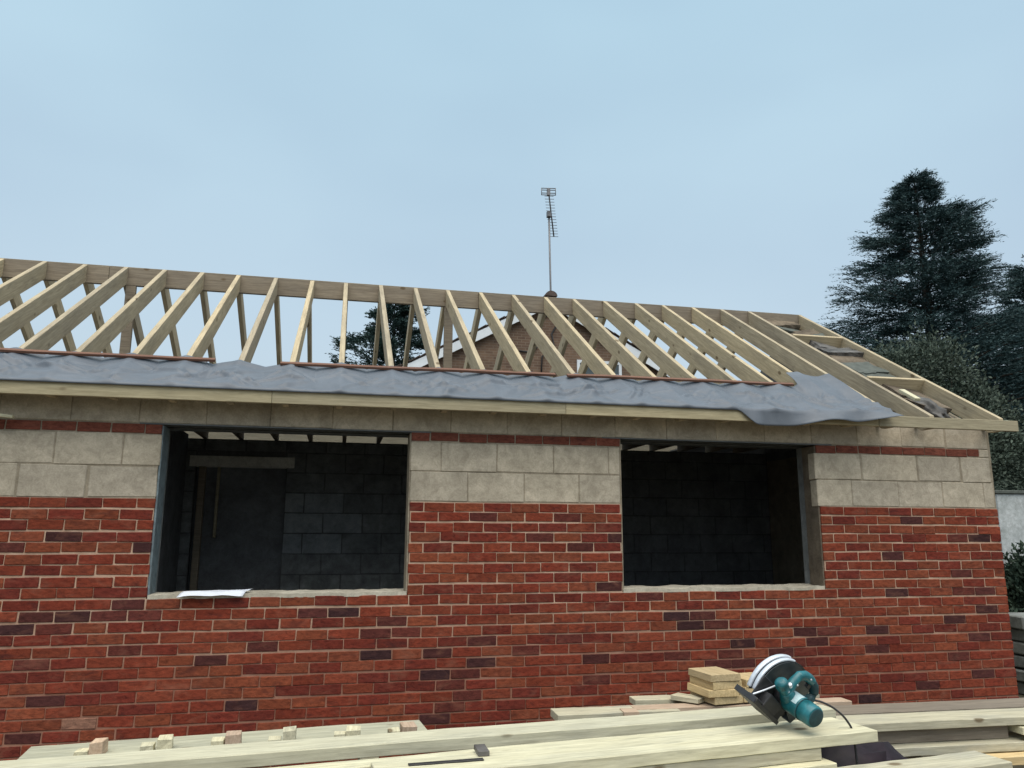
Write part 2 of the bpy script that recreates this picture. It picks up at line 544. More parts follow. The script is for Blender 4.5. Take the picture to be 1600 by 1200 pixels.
def brick_proto():
    b = box_bm(-0.1075, 0.1075, 0.0, 0.094, -0.033, 0.033, 0.0, 0.0026)
    bmesh.ops.bevel(b, geom=list(b.edges), offset=0.0035, segments=1, affect='EDGES')
    v = np.array([x.co[:] for x in b.verts])
    b.verts.index_update()
    f = [[x.index for x in q.verts] for q in b.faces]
    b.free()
    return v, f


PROTO = [brick_proto() for _ in range(8)]
CACHE = {}


def brick_verts(k, L):
    v, f = PROTO[k]
    v = v.copy()
    v[:, 0] += np.sign(v[:, 0]) * (L / 2 - 0.1075)
    return v, f


def brick_mesh(k, L):
    key = (k, round(L, 3))
    if key not in CACHE:
        v, f = brick_verts(k, L)
        me = bpy.data.meshes.new('brick')
        me.from_pydata(v.tolist(), [], f)
        me.materials.append(M_BRICK)
        CACHE[key] = me
    return CACHE[key]


def in_frame(x, z):
    d = Vector((x, 0, z)) - CAM
    w = d.dot(F)
    return 800 + FPX * d.dot(RR) / w, 600 - FPX * d.dot(UU) / w, w


bricks = []


def add_brick(x0, x1, zc, col):
    if x1 - x0 < 0.035:
        return
    bricks.append(((x0 + x1) / 2, x1 - x0, zc, col))


for r in range(24):
    zc = -K * (r + 0.5)
    ph = -0.1125 if r % 2 else 0.0
    joints = [0.005] + [ph - 0.225 * k for k in range(0 if r % 2 else 1, 60)]
    drift = random.uniform(-0.006, 0.006)
    joints = [joints[0]] + [j + drift + random.uniform(-0.008, 0.008) for j in joints[1:]]
    for j1, j0 in zip(joints, joints[1:]):
        if j1 < XL:
            break
        gap = random.uniform(0.0025, 0.0066)
        spans = [(j0 + gap, j1 - gap)]
        if r < 9:
            for a, c in WIN:
                out = []
                for s, e in spans:
                    if e <= a or s >= c:
                        out.append((s, e))
                    else:
                        if s < a:
                            out.append((s, a))
                        if e > c:
                            out.append((c, e))
                spans = out
        for s, e in spans:
            xm = (s + e) / 2
            col = random.choice(REDS)
            for (dx, dz) in DARK:
                if s - 0.01 < dx < e + 0.01 and abs(dz - zc) < K * 0.52:
                    t = random.random()
                    col = (0.045 + 0.075 * t, 0.021 + 0.010 * t, 0.022 + 0.001 * t)
            for (dx, dz) in PALE:
                if s < dx < e and abs(dz - zc) < K * 0.5:
                    col = (0.24, 0.125, 0.085)
            v = random.uniform(0.86, 1.13)
            add_brick(s, e, zc, tuple(q * v for q in col))
# the single red course between the blocks
for a, c, j0 in ((XL, WIN[0][0], -7.87), (WIN[0][1], WIN[1][0], -5.15), (WIN[1][1], -0.135, -1.61)):
    js = sorted({a, c, *[j0 + 0.225 * k for k in range(-16, 16) if a + 0.02 < j0 + 0.225 * k < c - 0.02]})
    for s, e in zip(js, js[1:]):
        v = random.uniform(0.9, 1.12)
        g = random.uniform(0.0025, 0.006)
        add_brick(s + (g if s > a else 0), e - (g if e < c else 0), 6.5 * K, tuple(q * v for q in (0.185, 0.060, 0.040)))

rank = []
for k, (x, L, z, colr) in enumerate(bricks):
    px, py, w = in_frame(x, z)
    seen = -20 < px < 1620 and py < 1165 and (px > 800 or py < 1175)
    rank.append((0 if seen else 1, w * w / L, k))
rank.sort()
single = {k for _, _, k in rank[:300]}
SV, SF, SC = [], [], []
nv = 0
for k, (x, L, z, colr) in enumerate(bricks):
    dz = 0.0025 * math.sin(x * 1.3 + z * 40) + random.uniform(-0.0018, 0.0018)
    dy = random.uniform(-0.0022, 0.0018)
    ang = random.gauss(0, 0.0065)
    pk = random.randrange(8)
    if k in single:
        o = part('brick', brick_mesh(pk, L), None, outer, Matrix.Translation((x, dy, z + dz)) @ Matrix.Rotation(ang, 4, 'Y'))
        o.color = (*colr, 1)
    else:
        v, f = brick_verts(pk, L)
        v = v + np.array((x, dy, z + dz))
        SV.append(v)
        SF += [[i + nv for i in q] for q in f]
        SC.append(np.tile(np.array((*colr, 1.0)), (len(v), 1)))
        nv += len(v)
me = bpy.data.meshes.new('brick_courses')
me.from_pydata(np.concatenate(SV).tolist(), [], SF)
at = me.attributes.new('tint', 'FLOAT_COLOR', 'POINT')
at.data.foreach_set('color', np.concatenate(SC).astype(np.float32).ravel())
o = part('brick_courses', me, M_BRICKS, outer)
o['kind'] = 'stuff'

# facing blocks
def block_bm(L, h, d=0.094, rough=0.0015):
    b = box_bm(-L / 2, L / 2, 0, d, -h / 2, h / 2, 0.0, 0.0035)
    bmesh.ops.bevel(b, geom=list(b.edges), offset=0.005, segments=1, affect='EDGES')
    return b


def lay_blocks(joints, z0, z1, y, parent, mat, gap=0.0, wavy=0.003):
    for s, e in zip(joints, joints[1:]):
        gap = gap or random.choice((0.0008, 0.003, 0.0045, 0.009))
        L = e - s - gap * 2
        if L < 0.05:
            continue
        o = part('concrete_block', block_bm(L, z1 - z0 - random.uniform(0.004, 0.010)), mat, parent,
                 Matrix.Translation(((s + e) / 2, y + random.uniform(-wavy, wavy), (z0 + z1) / 2)) @ Matrix.Rotation(random.gauss(0, 0.003), 4, 'Y'))


A1, B1, A2, B2 = WIN[0][0], WIN[0][1], WIN[1][0], WIN[1][1]
lay_blocks([XL, -9.78, -9.33, -8.88, -8.43, -7.98, -7.54, A1 + 0.006], 0.0, 3 * K, 0.0, outer, M_BLOCK)
lay_blocks([B1 - 0.004, -4.85, -4.40, -3.95, A2], 0.0, 3 * K, 0.0, outer, M_BLOCK)
lay_blocks([B2 - 0.02, -1.48, -1.02, -0.56, -0.13, -0.018], 0.0, 3 * K, 0.0, outer, M_BLOCK)
lay_blocks([XL, -10.0, -9.56, -9.1, -8.66, -8.21, -7.77, -7.33, A1 + 0.012], 3 * K, 6 * K, 0.0, outer, M_BLOCK)
lay_blocks([B1 - 0.004, -5.06, -4.62, -4.16, -3.70, A2], 3 * K, 6 * K, 0.0, outer, M_BLOCK)
lay_blocks([B2 - 0.035, -1.37, -0.80, -0.35, -0.028], 3 * K, 6 * K, 0.0, outer, M_BLOCK)
lay_blocks([XL] + [-9.94 + 0.45 * k for k in range(22)] + [-0.47, -0.032], 7 * K, 10 * K, 0.0, outer, M_BLOCK, 0.0008)
o = part('concrete_block', block_bm(0.1, K - 0.006), M_BLOCK, outer, Matrix.Translation((-0.083, 0.0, 6.5 * K)))

# inner leaf, gable and rear walls, floor
b = bmesh.new()
XI = -0.30
wall_cells(b, [XL, WIN[0][0], WIN[0][1], WIN[1][0], WIN[1][1], -0.2], [GZ, Z_SILL, Z_HEAD, WALL_TOP - 0.02], 0.2, 0.3, in_win)
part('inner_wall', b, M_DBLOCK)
b = bmesh.new()
bbox(b, XI, -0.104, 0.304, 5.30, GZ, 0.70)
bbox(b, -0.1, 0.0, 0.104, 5.30, GZ, 0.70)
# sloping gable above the eaves
def prism_x(b, x0, x1, prof, mi=0):
    lo = [b.verts.new((x0, y, z)) for y, z in prof]
    hi = [b.verts.new((x1, y, z)) for y, z in prof]
    k = len(prof)
    for i in range(k):
        f = b.faces.new((lo[i], hi[i], hi[(i + 1) % k], lo[(i + 1) % k]))
        f.material_index = mi
    b.faces.new(lo[::-1]).material_index = mi
    b.faces.new(hi).material_index = mi


T = math.tan(math.radians(31.3))
PC, PS = math.cos(math.radians(31.3)), math.sin(math.radians(31.3))
YE, ZE, YR = -0.25, 0.765, 2.73
def ztop(y):
    return ZE + T * (y - YE)


prism_x(b, -0.1, -0.004, [(0.15, 0.702), (5.30, 0.702), (5.2, 0.75), (YR, ztop(YR) - 0.24), (0.2, ztop(0.2) - 0.24)])
prism_x(b, XI, -0.204, [(0.32, 0.702), (5.28, 0.702), (5.2, 0.73), (YR, ztop(YR) - 0.26), (0.4, ztop(0.4) - 0.26)], 1)
bmesh.ops.recalc_face_normals(b, faces=list(b.faces))
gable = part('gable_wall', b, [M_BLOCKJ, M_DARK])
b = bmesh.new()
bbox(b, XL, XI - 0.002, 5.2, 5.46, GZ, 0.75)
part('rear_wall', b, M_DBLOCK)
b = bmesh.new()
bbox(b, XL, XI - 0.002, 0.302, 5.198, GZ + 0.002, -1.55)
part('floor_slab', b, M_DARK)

# gable block work cut to the slope, seen between the last two rafters
y = 0.22
while y < 2.60:
    L = random.uniform(0.22, 0.36)
    h = random.uniform(0.16, 0.24)
    wd = random.uniform(0.17, 0.22)
    b = box_bm(-L / 2, L / 2, -wd, wd, -h, 0, 0.0, 0.03)
    bmesh.ops.subdivide_edges(b, edges=list(b.edges), cuts=9, use_grid_fill=True)
    sd_ = random.uniform(0, 50)
    for v in b.verts:
        q = noise.noise(v.co * 7 + Vector((sd_, 0, 0))) * 0.035 + noise.noise(v.co * 17 + Vector((sd_, 3, 0))) * 0.022
        q -= 0.03 * abs(noise.noise(v.co * 11 + Vector((sd_, 9, 0))))
        v.co += v.co.normalized() * q
    mw = Matrix.Translation((-0.32 + random.uniform(-0.05, 0.03), y + L / 2 * PC, ztop(y + L / 2 * PC) - random.uniform(0.085, 0.135))) @ Matrix(((0, 1, 0, 0), (PC, 0, -PS, 0), (PS, 0, PC, 0), (0, 0, 0, 1))) @ Matrix.Rotation(random.uniform(-0.12, 0.12), 4, 'X')
    part('cut_block', b, random.choice([M_INSUL, M_RUB, M_RUB, M_CAP]), gable, mw)
    y += L * PC * 0.86

# partition seen through the windows, with its doorway
PY = 3.3
b = bmesh.new()
wall_cells(b, [-7.75, -7.40, -6.42, -4.40, XI - 0.01], [-1.55, 0.483, 0.609, 0.80], PY + 0.004, PY + 0.1,
           lambda x, z: -7.40 < x < -6.42 and z < 0.609)
part_w = part('partition_wall', b, M_JOINT)
zs = [-1.55] + [-0.022 + 0.2285 * k for k in range(-6, 4)] + [0.80]
pal = [M_DBLOCK]
for k, (z0, z1) in enumerate(zip(zs, zs[1:])):
    x = -7.75 + (0.21 if k % 2 else 0.43)
    js = [-7.75]
    while x < XI - 0.1:
        js.append(x)
        x += 0.445
    js.append(XI - 0.012)
    for s, e in zip(js, js[1:]):
        segs = [(s, e)]
        if z0 < 0.48:
            segs = [(s, min(e, -7.40)), (max(s, -6.42), e)]
        elif z0 < 0.6:
            segs = [(s, min(e, -7.47)), (max(s, -6.33), e)]
        for s2, e2 in segs:
            if e2 - s2 > 0.06:
                o = part('concrete_block', block_bm(e2 - s2 - 0.012, z1 - z0 - 0.012), M_DARK if e2 > -4.4 else M_LBLOCK if (-6.6 < (s2 + e2) / 2 < -5.75 and -0.5 < z0 < 0.0) else M_DBLOCK, part_w, Matrix.Translation(((s2 + e2) / 2, PY - 0.006, (z0 + z1) / 2)))  # right-hand room's blocks coloured darker to stand in for its weaker light
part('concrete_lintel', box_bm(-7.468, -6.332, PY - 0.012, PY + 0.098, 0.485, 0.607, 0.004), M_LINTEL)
part('doorway_shade_panel', box_bm(-7.5, -6.3, PY + 0.13, PY + 0.14, -1.55, 0.62), M_DARK)  # panel added behind the doorway so the opening stays dark
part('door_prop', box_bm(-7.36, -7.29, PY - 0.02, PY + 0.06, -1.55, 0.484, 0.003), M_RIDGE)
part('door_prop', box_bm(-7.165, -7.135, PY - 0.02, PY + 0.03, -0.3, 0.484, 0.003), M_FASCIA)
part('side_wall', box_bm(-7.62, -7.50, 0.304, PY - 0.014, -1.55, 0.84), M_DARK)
part('added_dividing_wall', box_bm(-4.45, -4.33, 0.304, PY - 0.014, -1.55, 0.84), M_DARK)  # unseen wall added behind the pier to block light between the rooms

# ceiling joists, and boarding added on them to keep the rooms dark
RX = [-9.72, -9.33]
for x in (-8.909, -8.519, -8.138, -7.757, -7.367, -6.985, -6.601, -6.223, -5.845, -5.452, -5.074, -4.697, -4.305, -3.905, -3.538, -3.156, -2.767, -2.387, -2.018, -1.634, -1.244, -0.856):
    RX.append(CAM.x + (x - CAM.x) * (YR - CAM.y) / (2.6 - CAM.y))
RX[1] = -9.36
RX.append(-0.06)
jm = None
for x in RX[:-1]:
    if jm is None:
        jm = bpy.data.meshes.new('ceiling_joist')
        b = box_bm(0, 3.28, -0.0225, 0.0225, 0, 0.12, 0.003)
        b.to_mesh(jm)
        b.free()
        jm.materials.append(M_RIDGE)
    part('ceiling_joist', jm, None, ext, Matrix.Translation((x + 0.06, 0.12, 0.805)) @ Matrix.Rotation(math.pi / 2, 4, 'Z'))
part('added_ceiling_board', box_bm(XL, -4.40, 1.25, PY + 0.1, 0.928, 0.945), M_DARK)
part('added_ceiling_board', box_bm(-4.396, XI - 0.004, 0.5, PY + 0.1, 0.928, 0.945), M_DARK)
part('added_ceiling_board', box_bm(-1.15, XI - 0.004, PY + 0.104, 4.49, 0.928, 0.945), M_DARK)
part('sarking_board', box_bm(XL, XI - 0.004, 4.50, 4.52, 0.85, 1.24), M_SARK)

# steel lintels over the openings, cavity closers, sill mortar
for a, c in WIN:
    b = bmesh.new()
    bbox(b, a - 0.15, c + 0.15, -0.003, 0.1, Z_HEAD - 0.007, Z_HEAD + 0.002)
    bbox(b, a - 0.15, c + 0.15, 0.101, 0.19, Z_HEAD + 0.03, Z_HEAD + 0.036)
    bbox(b, a - 0.15, c + 0.15, 0.191, 0.32, Z_HEAD - 0.012, Z_HEAD - 0.004)
    part('steel_lintel', b, M_STEEL)
    for x0, x1, m in ((a - 0.002, a + 0.012, M_CLOSER if a < -6 else M_BLOCKJ), (c - 0.012, c + 0.002, M_BLOCKJ if a < -6 else M_RUB)):
        part('cavity_closer', box_bm(x0, x1, 0.012, 0.205, Z_SILL + 0.01, Z_HEAD - 0.012, 0.002, 0.001), m)
    b = box_bm(a + 0.004, c - 0.004, 0.004, 0.30, Z_SILL - 0.012, Z_SILL + 0.018)
    bmesh.ops.subdivide_edges(b, edges=[e for e in b.edges if abs(e.verts[0].co.x - e.verts[1].co.x) > 0.5], cuts=60)
    bmesh.ops.subdivide_edges(b, edges=[e for e in b.edges if abs(e.verts[0].co.y - e.verts[1].co.y) > 0.2], cuts=4)
    for v in b.verts:
        q = noise.noise(Vector((v.co.x * 5, v.co.y * 9, a))) + 0.5 * noise.noise(Vector((v.co.x * 17, v.co.y * 20, a)))
        if v.co.z > Z_SILL:
            v.co.z += 0.011 * q
        if v.co.y < 0.05:
            v.co.y += 0.014 * q
    part('mortar_bed', b, M_MBED)

# ------------------------------------------------------------------ roof timbers
RD = 0.165                                  # rafter depth square to the slope
c_, s_ = PC, PS
y0, y1 = YE + 0.04, YR - 0.024
zb = 0.675                                  # level cut of the foot
prof = [(y0, zb), (y0, ztop(y0)), (y1, ztop(y1)), (y1, ztop(y1) - RD / c_)]
yb = YE + (zb + RD / c_ - ZE) / T
prof.append((yb, zb))


def to_local(y, z):
    dy, dz = y - y0, z - ztop(y0)
    return (dy * c_ + dz * s_, -dy * s_ + dz * c_)


b = bmesh.new()
P2 = [to_local(*q) for q in prof]
lo = [b.verts.new((u, -0.0225, w)) for u, w in P2]
hi = [b.verts.new((u, 0.0225, w)) for u, w in P2]
k = len(P2)
for i in range(k):
    b.faces.new((lo[i], lo[(i + 1) % k], hi[(i + 1) % k], hi[i]))
b.faces.new(lo[::-1])
b.faces.new(hi)
bmesh.ops.recalc_face_normals(b, faces=list(b.faces))
bmesh.ops.bevel(b, geom=list(b.edges), offset=0.003, segments=1, affect='EDGES')
rm = bpy.data.meshes.new('rafter')
b.to_mesh(rm)
b.free()
rm.materials.append(M_RAFTER)
LM = Matrix(((0, -1, 0, 0), (c_, 0, -s_, 0), (s_, 0, c_, 0), (0, 0, 0, 1)))
for k, x in enumerate(RX):
    mw = Matrix.Translation((x, y0, ztop(y0) + random.uniform(-0.003, 0.003))) @ Matrix.Rotation(random.gauss(0, 0.0025), 4, 'Z') @ LM
    part('rafter', rm, None, ext, mw)
    xb = x + random.uniform(-0.012, 0.012)
    mw = Matrix.Translation((xb, 2 * YR - y0, ztop(y0))) @ Matrix.Rotation(math.pi + random.gauss(0, 0.003), 4, 'Z') @ LM
    part('rafter', rm, None, ext, mw)


def xboard(name, x0, x1, y0, y1, z0, z1, mat, bev=0.003, parent=ext):
    """board running along the wall, its own local x along the grain"""
    me = box_bm(-(x1 - x0) / 2, (x1 - x0) / 2, y0, y1, z0, z1, bev)
    return part(name, me, mat, parent, Matrix.Translation(((x0 + x1) / 2, 0, 0)))


RT = ztop(YR - 0.024) + 0.004
for a, c in ((XL, -8.33), (-8.327, -4.31), (-4.307, -0.038)):
    xboard('ridge_board', a, c, YR - 0.0225, YR + 0.0225, RT - 0.205, RT, M_RIDGE)
for a, c in ((XL, -6.32), (-6.318, -4.13), (-4.128, -1.35), (-1.348, 0.075)):
    o = xboard('fascia_board', a, c, YE, YE + 0.038, 0.672, 0.766, M_FASCIA)
xboard('fascia_board', XL, 0.05, 2 * YR - YE - 0.038, 2 * YR - YE, 0.672, 0.766, M_FASCIA)
for x in (-8.10, -4.66):
    part('ridge_prop', box_bm(x - 0.05, x + 0.05, YR - 0.0235, YR + 0.0235, 0.945, RT - 0.207, 0.003), M_RIDGE)
for yy in (1.87, 0.65):
    me = box_bm(-0.32, 0.32, -0.0225, 0.0225, -0.155, -0.002, 0.003)
    part('noggin', me, M_RAFTER, ext, Matrix.Translation((-0.42 + 0.02, yy, ztop(yy) + 0.0)) @ Matrix.Rotation(math.radians(31.3), 4, 'X'))
part('timber_packer', box_bm(-0.12, 0.12, -0.03, 0.03, -0.01, 0.02, 0.003), M_PLANK, ext,
     Matrix.Translation((-0.56, 0.30, ztop(0.30) - 0.035)) @ Matrix(((0, 1, 0, 0), (c_, 0, -s_, 0), (s_, 0, c_, 0), (0, 0, 0, 1))))
# red battens over the membrane
for a, ya, c, yc in ((XL, 0.158, -6.79, 0.185), (-6.31, 0.186, -4.08, 0.212), (-3.975, 0.218, -1.80, 0.276)):
    L = math.hypot(c - a, yc - ya)
    me = box_bm(-L / 2, L / 2, -0.0, 0.04, 0.014, 0.034, 0.0015)
    bmesh.ops.subdivide_edges(me, edges=[e for e in me.edges if abs(e.verts[0].co.x - e.verts[1].co.x) > 0.5], cuts=14)
    for v in me.verts:
        v.co.z += 0.004 * math.sin(v.co.x * 2.1 + a) + 0.002 * math.sin(v.co.x * 6.3)
        v.co.y += 0.004 * math.sin(v.co.x * 1.4 + c)
    ym = (ya + yc) / 2
    mw = Matrix.Translation(((a + c) / 2, ym, ztop(ym))) @ Matrix.Rotation(math.atan2((yc - ya) * T, c - a), 4, 'Y').inverted() @ Matrix.Rotation(math.atan2(yc - ya, c - a), 4, 'Z') @ Matrix.Rotation(math.radians(31.3), 4, 'X')
    part('batten', me, M_BATTEN, ext, mw)

# membrane: up the slope under the battens, its right hand end flapping over the fascia
def sstep(a, b_, x):
    t = min(1, max(0, (x - a) / (b_ - a)))
    return t * t * (3 - 2 * t)


FOLDS = []
fr2 = random.Random(5)
for k in range(150):
    fx = XL + (k + fr2.uniform(0, 1)) / 150 * 9.4
    if fx < -9.0 and k % 2:
        continue
    s0 = fr2.choice((0.42, 0.40, 0.30, 0.2, 0.05)) + fr2.uniform(-0.05, 0.05)
    ang = fr2.choice((-1, 1)) * math.radians(fr2.uniform(8, 62))
    dn = -1 if s0 > 0.25 else 1
    FOLDS.append((fx, s0, math.cos(ang) * fr2.choice((-1, 1)), dn * abs(math.sin(ang)), fr2.uniform(0.22, 0.75), fr2.uniform(0.008, 0.024) * fr2.choice((1, 1, -1)), fr2.uniform(0.022, 0.05)))


def folds(x, s):
    h = 0.0
    for fx, s0, ux, us, L, A, w in FOLDS:
        if abs(x - fx) > 0.85:
            continue
        ax_, as_ = x - fx, s - s0
        u = ax_ * ux + as_ * us
        if u < -0.02 or u > L:
            continue
        d = -ax_ * us + as_ * ux + 0.02 * math.sin(u * 9 + fx * 7)
        f = (1 - u / L) ** 0.7 * min(1, (u + 0.02) / 0.06)
        w2 = w * (0.6 + 0.9 * u / L)
        if -w2 < d < 2.6 * w2:
            h += A * f * ((1 + d / w2) if d < 0 else max(-0.35, 1 - d / w2 * 1.1) * (1 if d < 1.3 * w2 else max(0, (2.6 * w2 - d) / (1.3 * w2))))
    return h


def felt(x, t):
    """point on the sheet; t = 0 lower edge .. 1 upper edge"""
    ytop_ = 0.215 + 0.10 * (x + 10.6) / 9.0 + 0.018 * noise.noise(Vector((x * 2.3, 0, 0)))
    if -6.85 < x < -6.2:
        ytop_ -= 0.045
    ytop_ += (0.560 + 0.012 * noise.noise(Vector((x * 6, 3, 0))) - ytop_) * sstep(-1.745, -1.70, x)
    ylow = YE - 0.004
    up = (ytop_ - ylow) / c_
    tongue = sstep(-2.68, -2.50, x)
    drop = 0.013 + tongue * (0.118 - 0.030 * sstep(-2.45, -1.6, x) + 0.008 * noise.noise(Vector((x * 4, 7, 0))))
    s = t * (up + drop) - drop
    near = min(abs(x - q) for q in RX) / 0.195
    sag = 0.026 * min(1, near) ** 1.4 * (0.6 + 0.8 * sstep(0.1, 0.38, s)) * (1 - 0.75 * sstep(-1.80, -1.72, x) * sstep(0.4, 0.6, s))
    wob = noise.noise(Vector((x * 1.1 + s * 2, s * 3 - x * 0.8, 0))) * 0.010 + folds(x, s)
    flap = sstep(-1.80, -1.72, x)
    pin = sstep(0.66, 0.84, t) * (1 - sstep(0.86, 0.97, t)) * (1 - flap) * (1 - 0.7 * min(1, near))
    wob *= 1 - 0.8 * sstep(-6.95, -6.8, x) * (1 - sstep(-6.3, -6.15, x)) * sstep(0.6, 0.9, t)
    h = (-sag + wob * (1 - 0.9 * pin)) * min(1, max(0, s) / 0.06 + 0.05) + 0.016 + 0.010 * math.exp(-((near / 0.2) ** 2)) - 0.012 * pin
    h = max(h, 0.006 if near < 0.14 else -0.05)
    if s >= 0:
        y_ = ylow + s * c_
        h += 0.022 * sstep(0.45, 0.75, s) * flap * (0.4 + 0.6 * math.sin(x * 11 + 1.0)) + 0.02 * sstep(-1.36, -1.25, x)
        lift = 0.03 * sstep(-2.1, -1.5, x) * max(0, 1 - s / 0.25)
        return Vector((x + 0.02 * noise.noise(Vector((s * 5, x, 2))) * sstep(-1.4, -1.25, x), y_ - (h + lift) * s_, ztop(y_) + (h + lift) * c_))
    # past the fascia: hangs straight down at the left of the tongue, sticks out stiffly at the right
    a = math.radians(86) - math.radians(26) * sstep(-2.40, -1.85, x) - math.radians(22) * sstep(-1.7, -1.25, x)
    lift = 0.03 * sstep(-2.1, -1.5, x)
    curl = 0.02 * tongue * math.sin(x * 9.0) * (-s / 0.1) + 0.012 * noise.noise(Vector((x * 5, s * 6, 1))) * tongue
    y_, z_ = ylow - (h * 0.3 + lift) * s_, ztop(ylow) + 0.008 + lift * c_
    return Vector((x + 0.05 * (-s / 0.1) * sstep(-1.5, -1.25, x), y_ - 0.006 + s * math.cos(a) - curl * math.sin(a), z_ + s * math.sin(a) + curl * math.cos(a)))


b = bmesh.new()
X0, X1, NX, NT = XL, -1.245, 1100, 48
g = [[b.verts.new(felt(X0 + (X1 - X0) * i / NX, j / NT)) for j in range(NT + 1)] for i in range(NX + 1)]
for i in range(NX):
    for j in range(NT):
        f = b.faces.new((g[i][j], g[i + 1][j], g[i + 1][j + 1], g[i][j + 1]))
        f.smooth = True
o = part('roofing_membrane', b, M_FELT)
md = o.modifiers.new('thick', 'SOLIDIFY')
md.thickness = 0.0025
md.offset = 0
# crumpled grey sheet tucked in the gable
b = bmesh.new()
bmesh.ops.create_icosphere(b, subdivisions=4, radius=1.0)
for v in b.verts:
    d = v.co.copy()
    q = 1 + 0.35 * noise.noise(d * 2.1) + 0.25 * (abs(noise.noise(d * 4.5))) - 0.12 * abs(noise.noise(d * 9))
    v.co = Vector((d.x * 0.10 * q, d.y * 0.26 * q, d.z * 0.085 * q))
for f in b.faces:
    f.smooth = True
part('crumpled_sheet', b, M_INSUL, ext, Matrix.Translation((-0.42, 0.27, ztop(0.27) - 0.15)) @ Matrix.Rotation(math.radians(31.3), 4, 'X'))

# ------------------------------------------------------------------ loose timber
def board(label, pl, pr, zt, width, thick, mat, group=None, cat='timber board', name='timber_board', tilt=0.0, warp=0.0, zr=None, parent_label=None):
    """board whose FRONT top edge runs from pl to pr (x, y) with its top at zt"""
    pl, pr = Vector((*pl, zt)), Vector((*pr, zt if zr is None else zr))
    d = pr - pl
    L = d.length
    me = box_bm(-L / 2, L / 2, 0, width, -thick, 0, 0.0, 0.0)
    if L > 0.6:
        bmesh.ops.subdivide_edges(me, edges=[e for e in me.edges if abs(e.verts[0].co.x - e.verts[1].co.x) > 0.5 * L], cuts=30)
    sd = random.uniform(0, 99)
    for v in me.verts:
        v.co.z += warp * noise.noise(Vector((v.co.x * 1.1 + sd, 0, 0)))
        v.co.y += 0.004 * noise.noise(Vector((v.co.x * 1.3 + sd, 5, 0))) + 0.0015 * noise.noise(Vector((v.co.x * 6 + sd, 8, v.co.z * 9)))
        v.co.z += 0.0015 * noise.noise(Vector((v.co.x * 6 + sd, 2, v.co.y * 9)))
        v.co += Vector((random.uniform(-1, 1), random.uniform(-1, 1), random.uniform(-1, 1))) * 0.0008
    ed = [e for e in me.edges if e.is_manifold and e.calc_face_angle(0) > 0.5]
    bmesh.ops.bevel(me, geom=ed, offset=0.0025, segments=1, affect='EDGES')
    ex = d.normalized()
    ez = Vector((0, 0, 1))
    ey = ez.cross(ex).normalized()
    ez = ex.cross(ey)
    mid = (pl + pr) / 2
    mw = Matrix(((ex.x, ey.x, ez.x, mid.x), (ex.y, ey.y, ez.y, mid.y), (ex.z, ey.z, ez.z, mid.z), (0, 0, 0, 1)))
    o = obj(name, me, mat, None, mw @ Matrix.Rotation(tilt, 4, 'X'))
    return tag(o, label, cat, group)


G1 = 'long pale boards in the foreground stack'
board('wide pale board nearest the camera that carries the circular saw', (-5.64, -3.035), (-3.505, -2.805), -1.06, 0.205, 0.047, M_PLANK, G1, warp=0.003)
board('long pale board lying against the back edge of the saw board', (-7.6, -3.050), (-3.512, -2.600), -1.069, 0.093, 0.047, M_PLANK, G1, warp=0.003)
board('long pale board furthest back in the foreground stack, just below the brick wall', (-8.2, -2.862), (-3.47, -2.467), -1.045, 0.165, 0.047, M_PLANK, G1, warp=0.003)
board('board end directly under the saw board, set back at the right', (-5.6, -3.02), (-3.80, -2.83), -1.109, 0.20, 0.047, M_PLANKG, G1)
board('lowest visible board under the saw board, sticking out towards the camera', (-5.6, -3.11), (-3.76, -2.875), -1.158, 0.22, 0.047, M_PLANK, G1)
board('pale grey board cut off by the bottom right of the picture, its end free', (-4.6, -3.20), (-3.03, -3.01), -1.158, 0.18, 0.047, M_PLANKG, G1, warp=0.002)
G2 = 'boards stacked against the wall at the right'
board('upper front board of the right hand stack with a pale top', (-3.4, -1.745), (0.6, -1.90), -1.30, 0.215, 0.045, M_PLANKG, G2)
board('grey wet board behind the pale one on top of the right hand stack', (-3.3, -1.52), (0.9, -1.66), -1.296, 0.22, 0.045, M_RIDGE, G2)
board('dark recessed board second from the top of the right hand stack', (-3.3, -1.695), (-1.83, -1.755), -1.348, 0.34, 0.08, M_RIDGE, G2)
board('third board down in the right hand stack, sticking forward', (-2.74, -1.80), (0.5, -1.93), -1.431, 0.30, 0.047, M_PLANKG, G2)
board('short pale board end at the right picture edge beside the recessed board', (-1.80, -1.83), (0.3, -1.93), -1.355, 0.16, 0.04, M_PLANK, G2)
board('bottom board showing at the right picture edge under the third one', (-2.2, -1.90), (0.5, -2.02), -1.485, 0.3, 0.047, M_OFFCUT, G2)
G3 = 'boards lying along the foot of the wall'
board('flat grey board on the left below the brick wall, carrying six timber stubs', (-7.26, -1.60), (-5.28, -1.43), -1.30, 0.285, 0.045, M_BOARD, G3)
board('thick grey board with a square left end, right of the six stubs', (-4.48, -1.20), (-3.7, -1.22), -1.302, 0.19, 0.047, M_PLANKG, G3)
board('thin pale board nearest the wall under the offcut stack', (-3.89, -0.95), (-2.6, -1.02), -1.29, 0.13, 0.038, M_PLANKG, G3)
board('pale board with a chamfered end in front, under the offcut stack', (-3.97, -1.165), (-2.5, -1.22), -1.298, 0.12, 0.047, M_PINK, G3)
board('small reddish block end between the grey board and the offcut stack', (-4.075, -1.235), (-3.98, -1.245), -1.296, 0.11, 0.05, M_PINK, G3, 'timber offcut', 'timber_offcut')
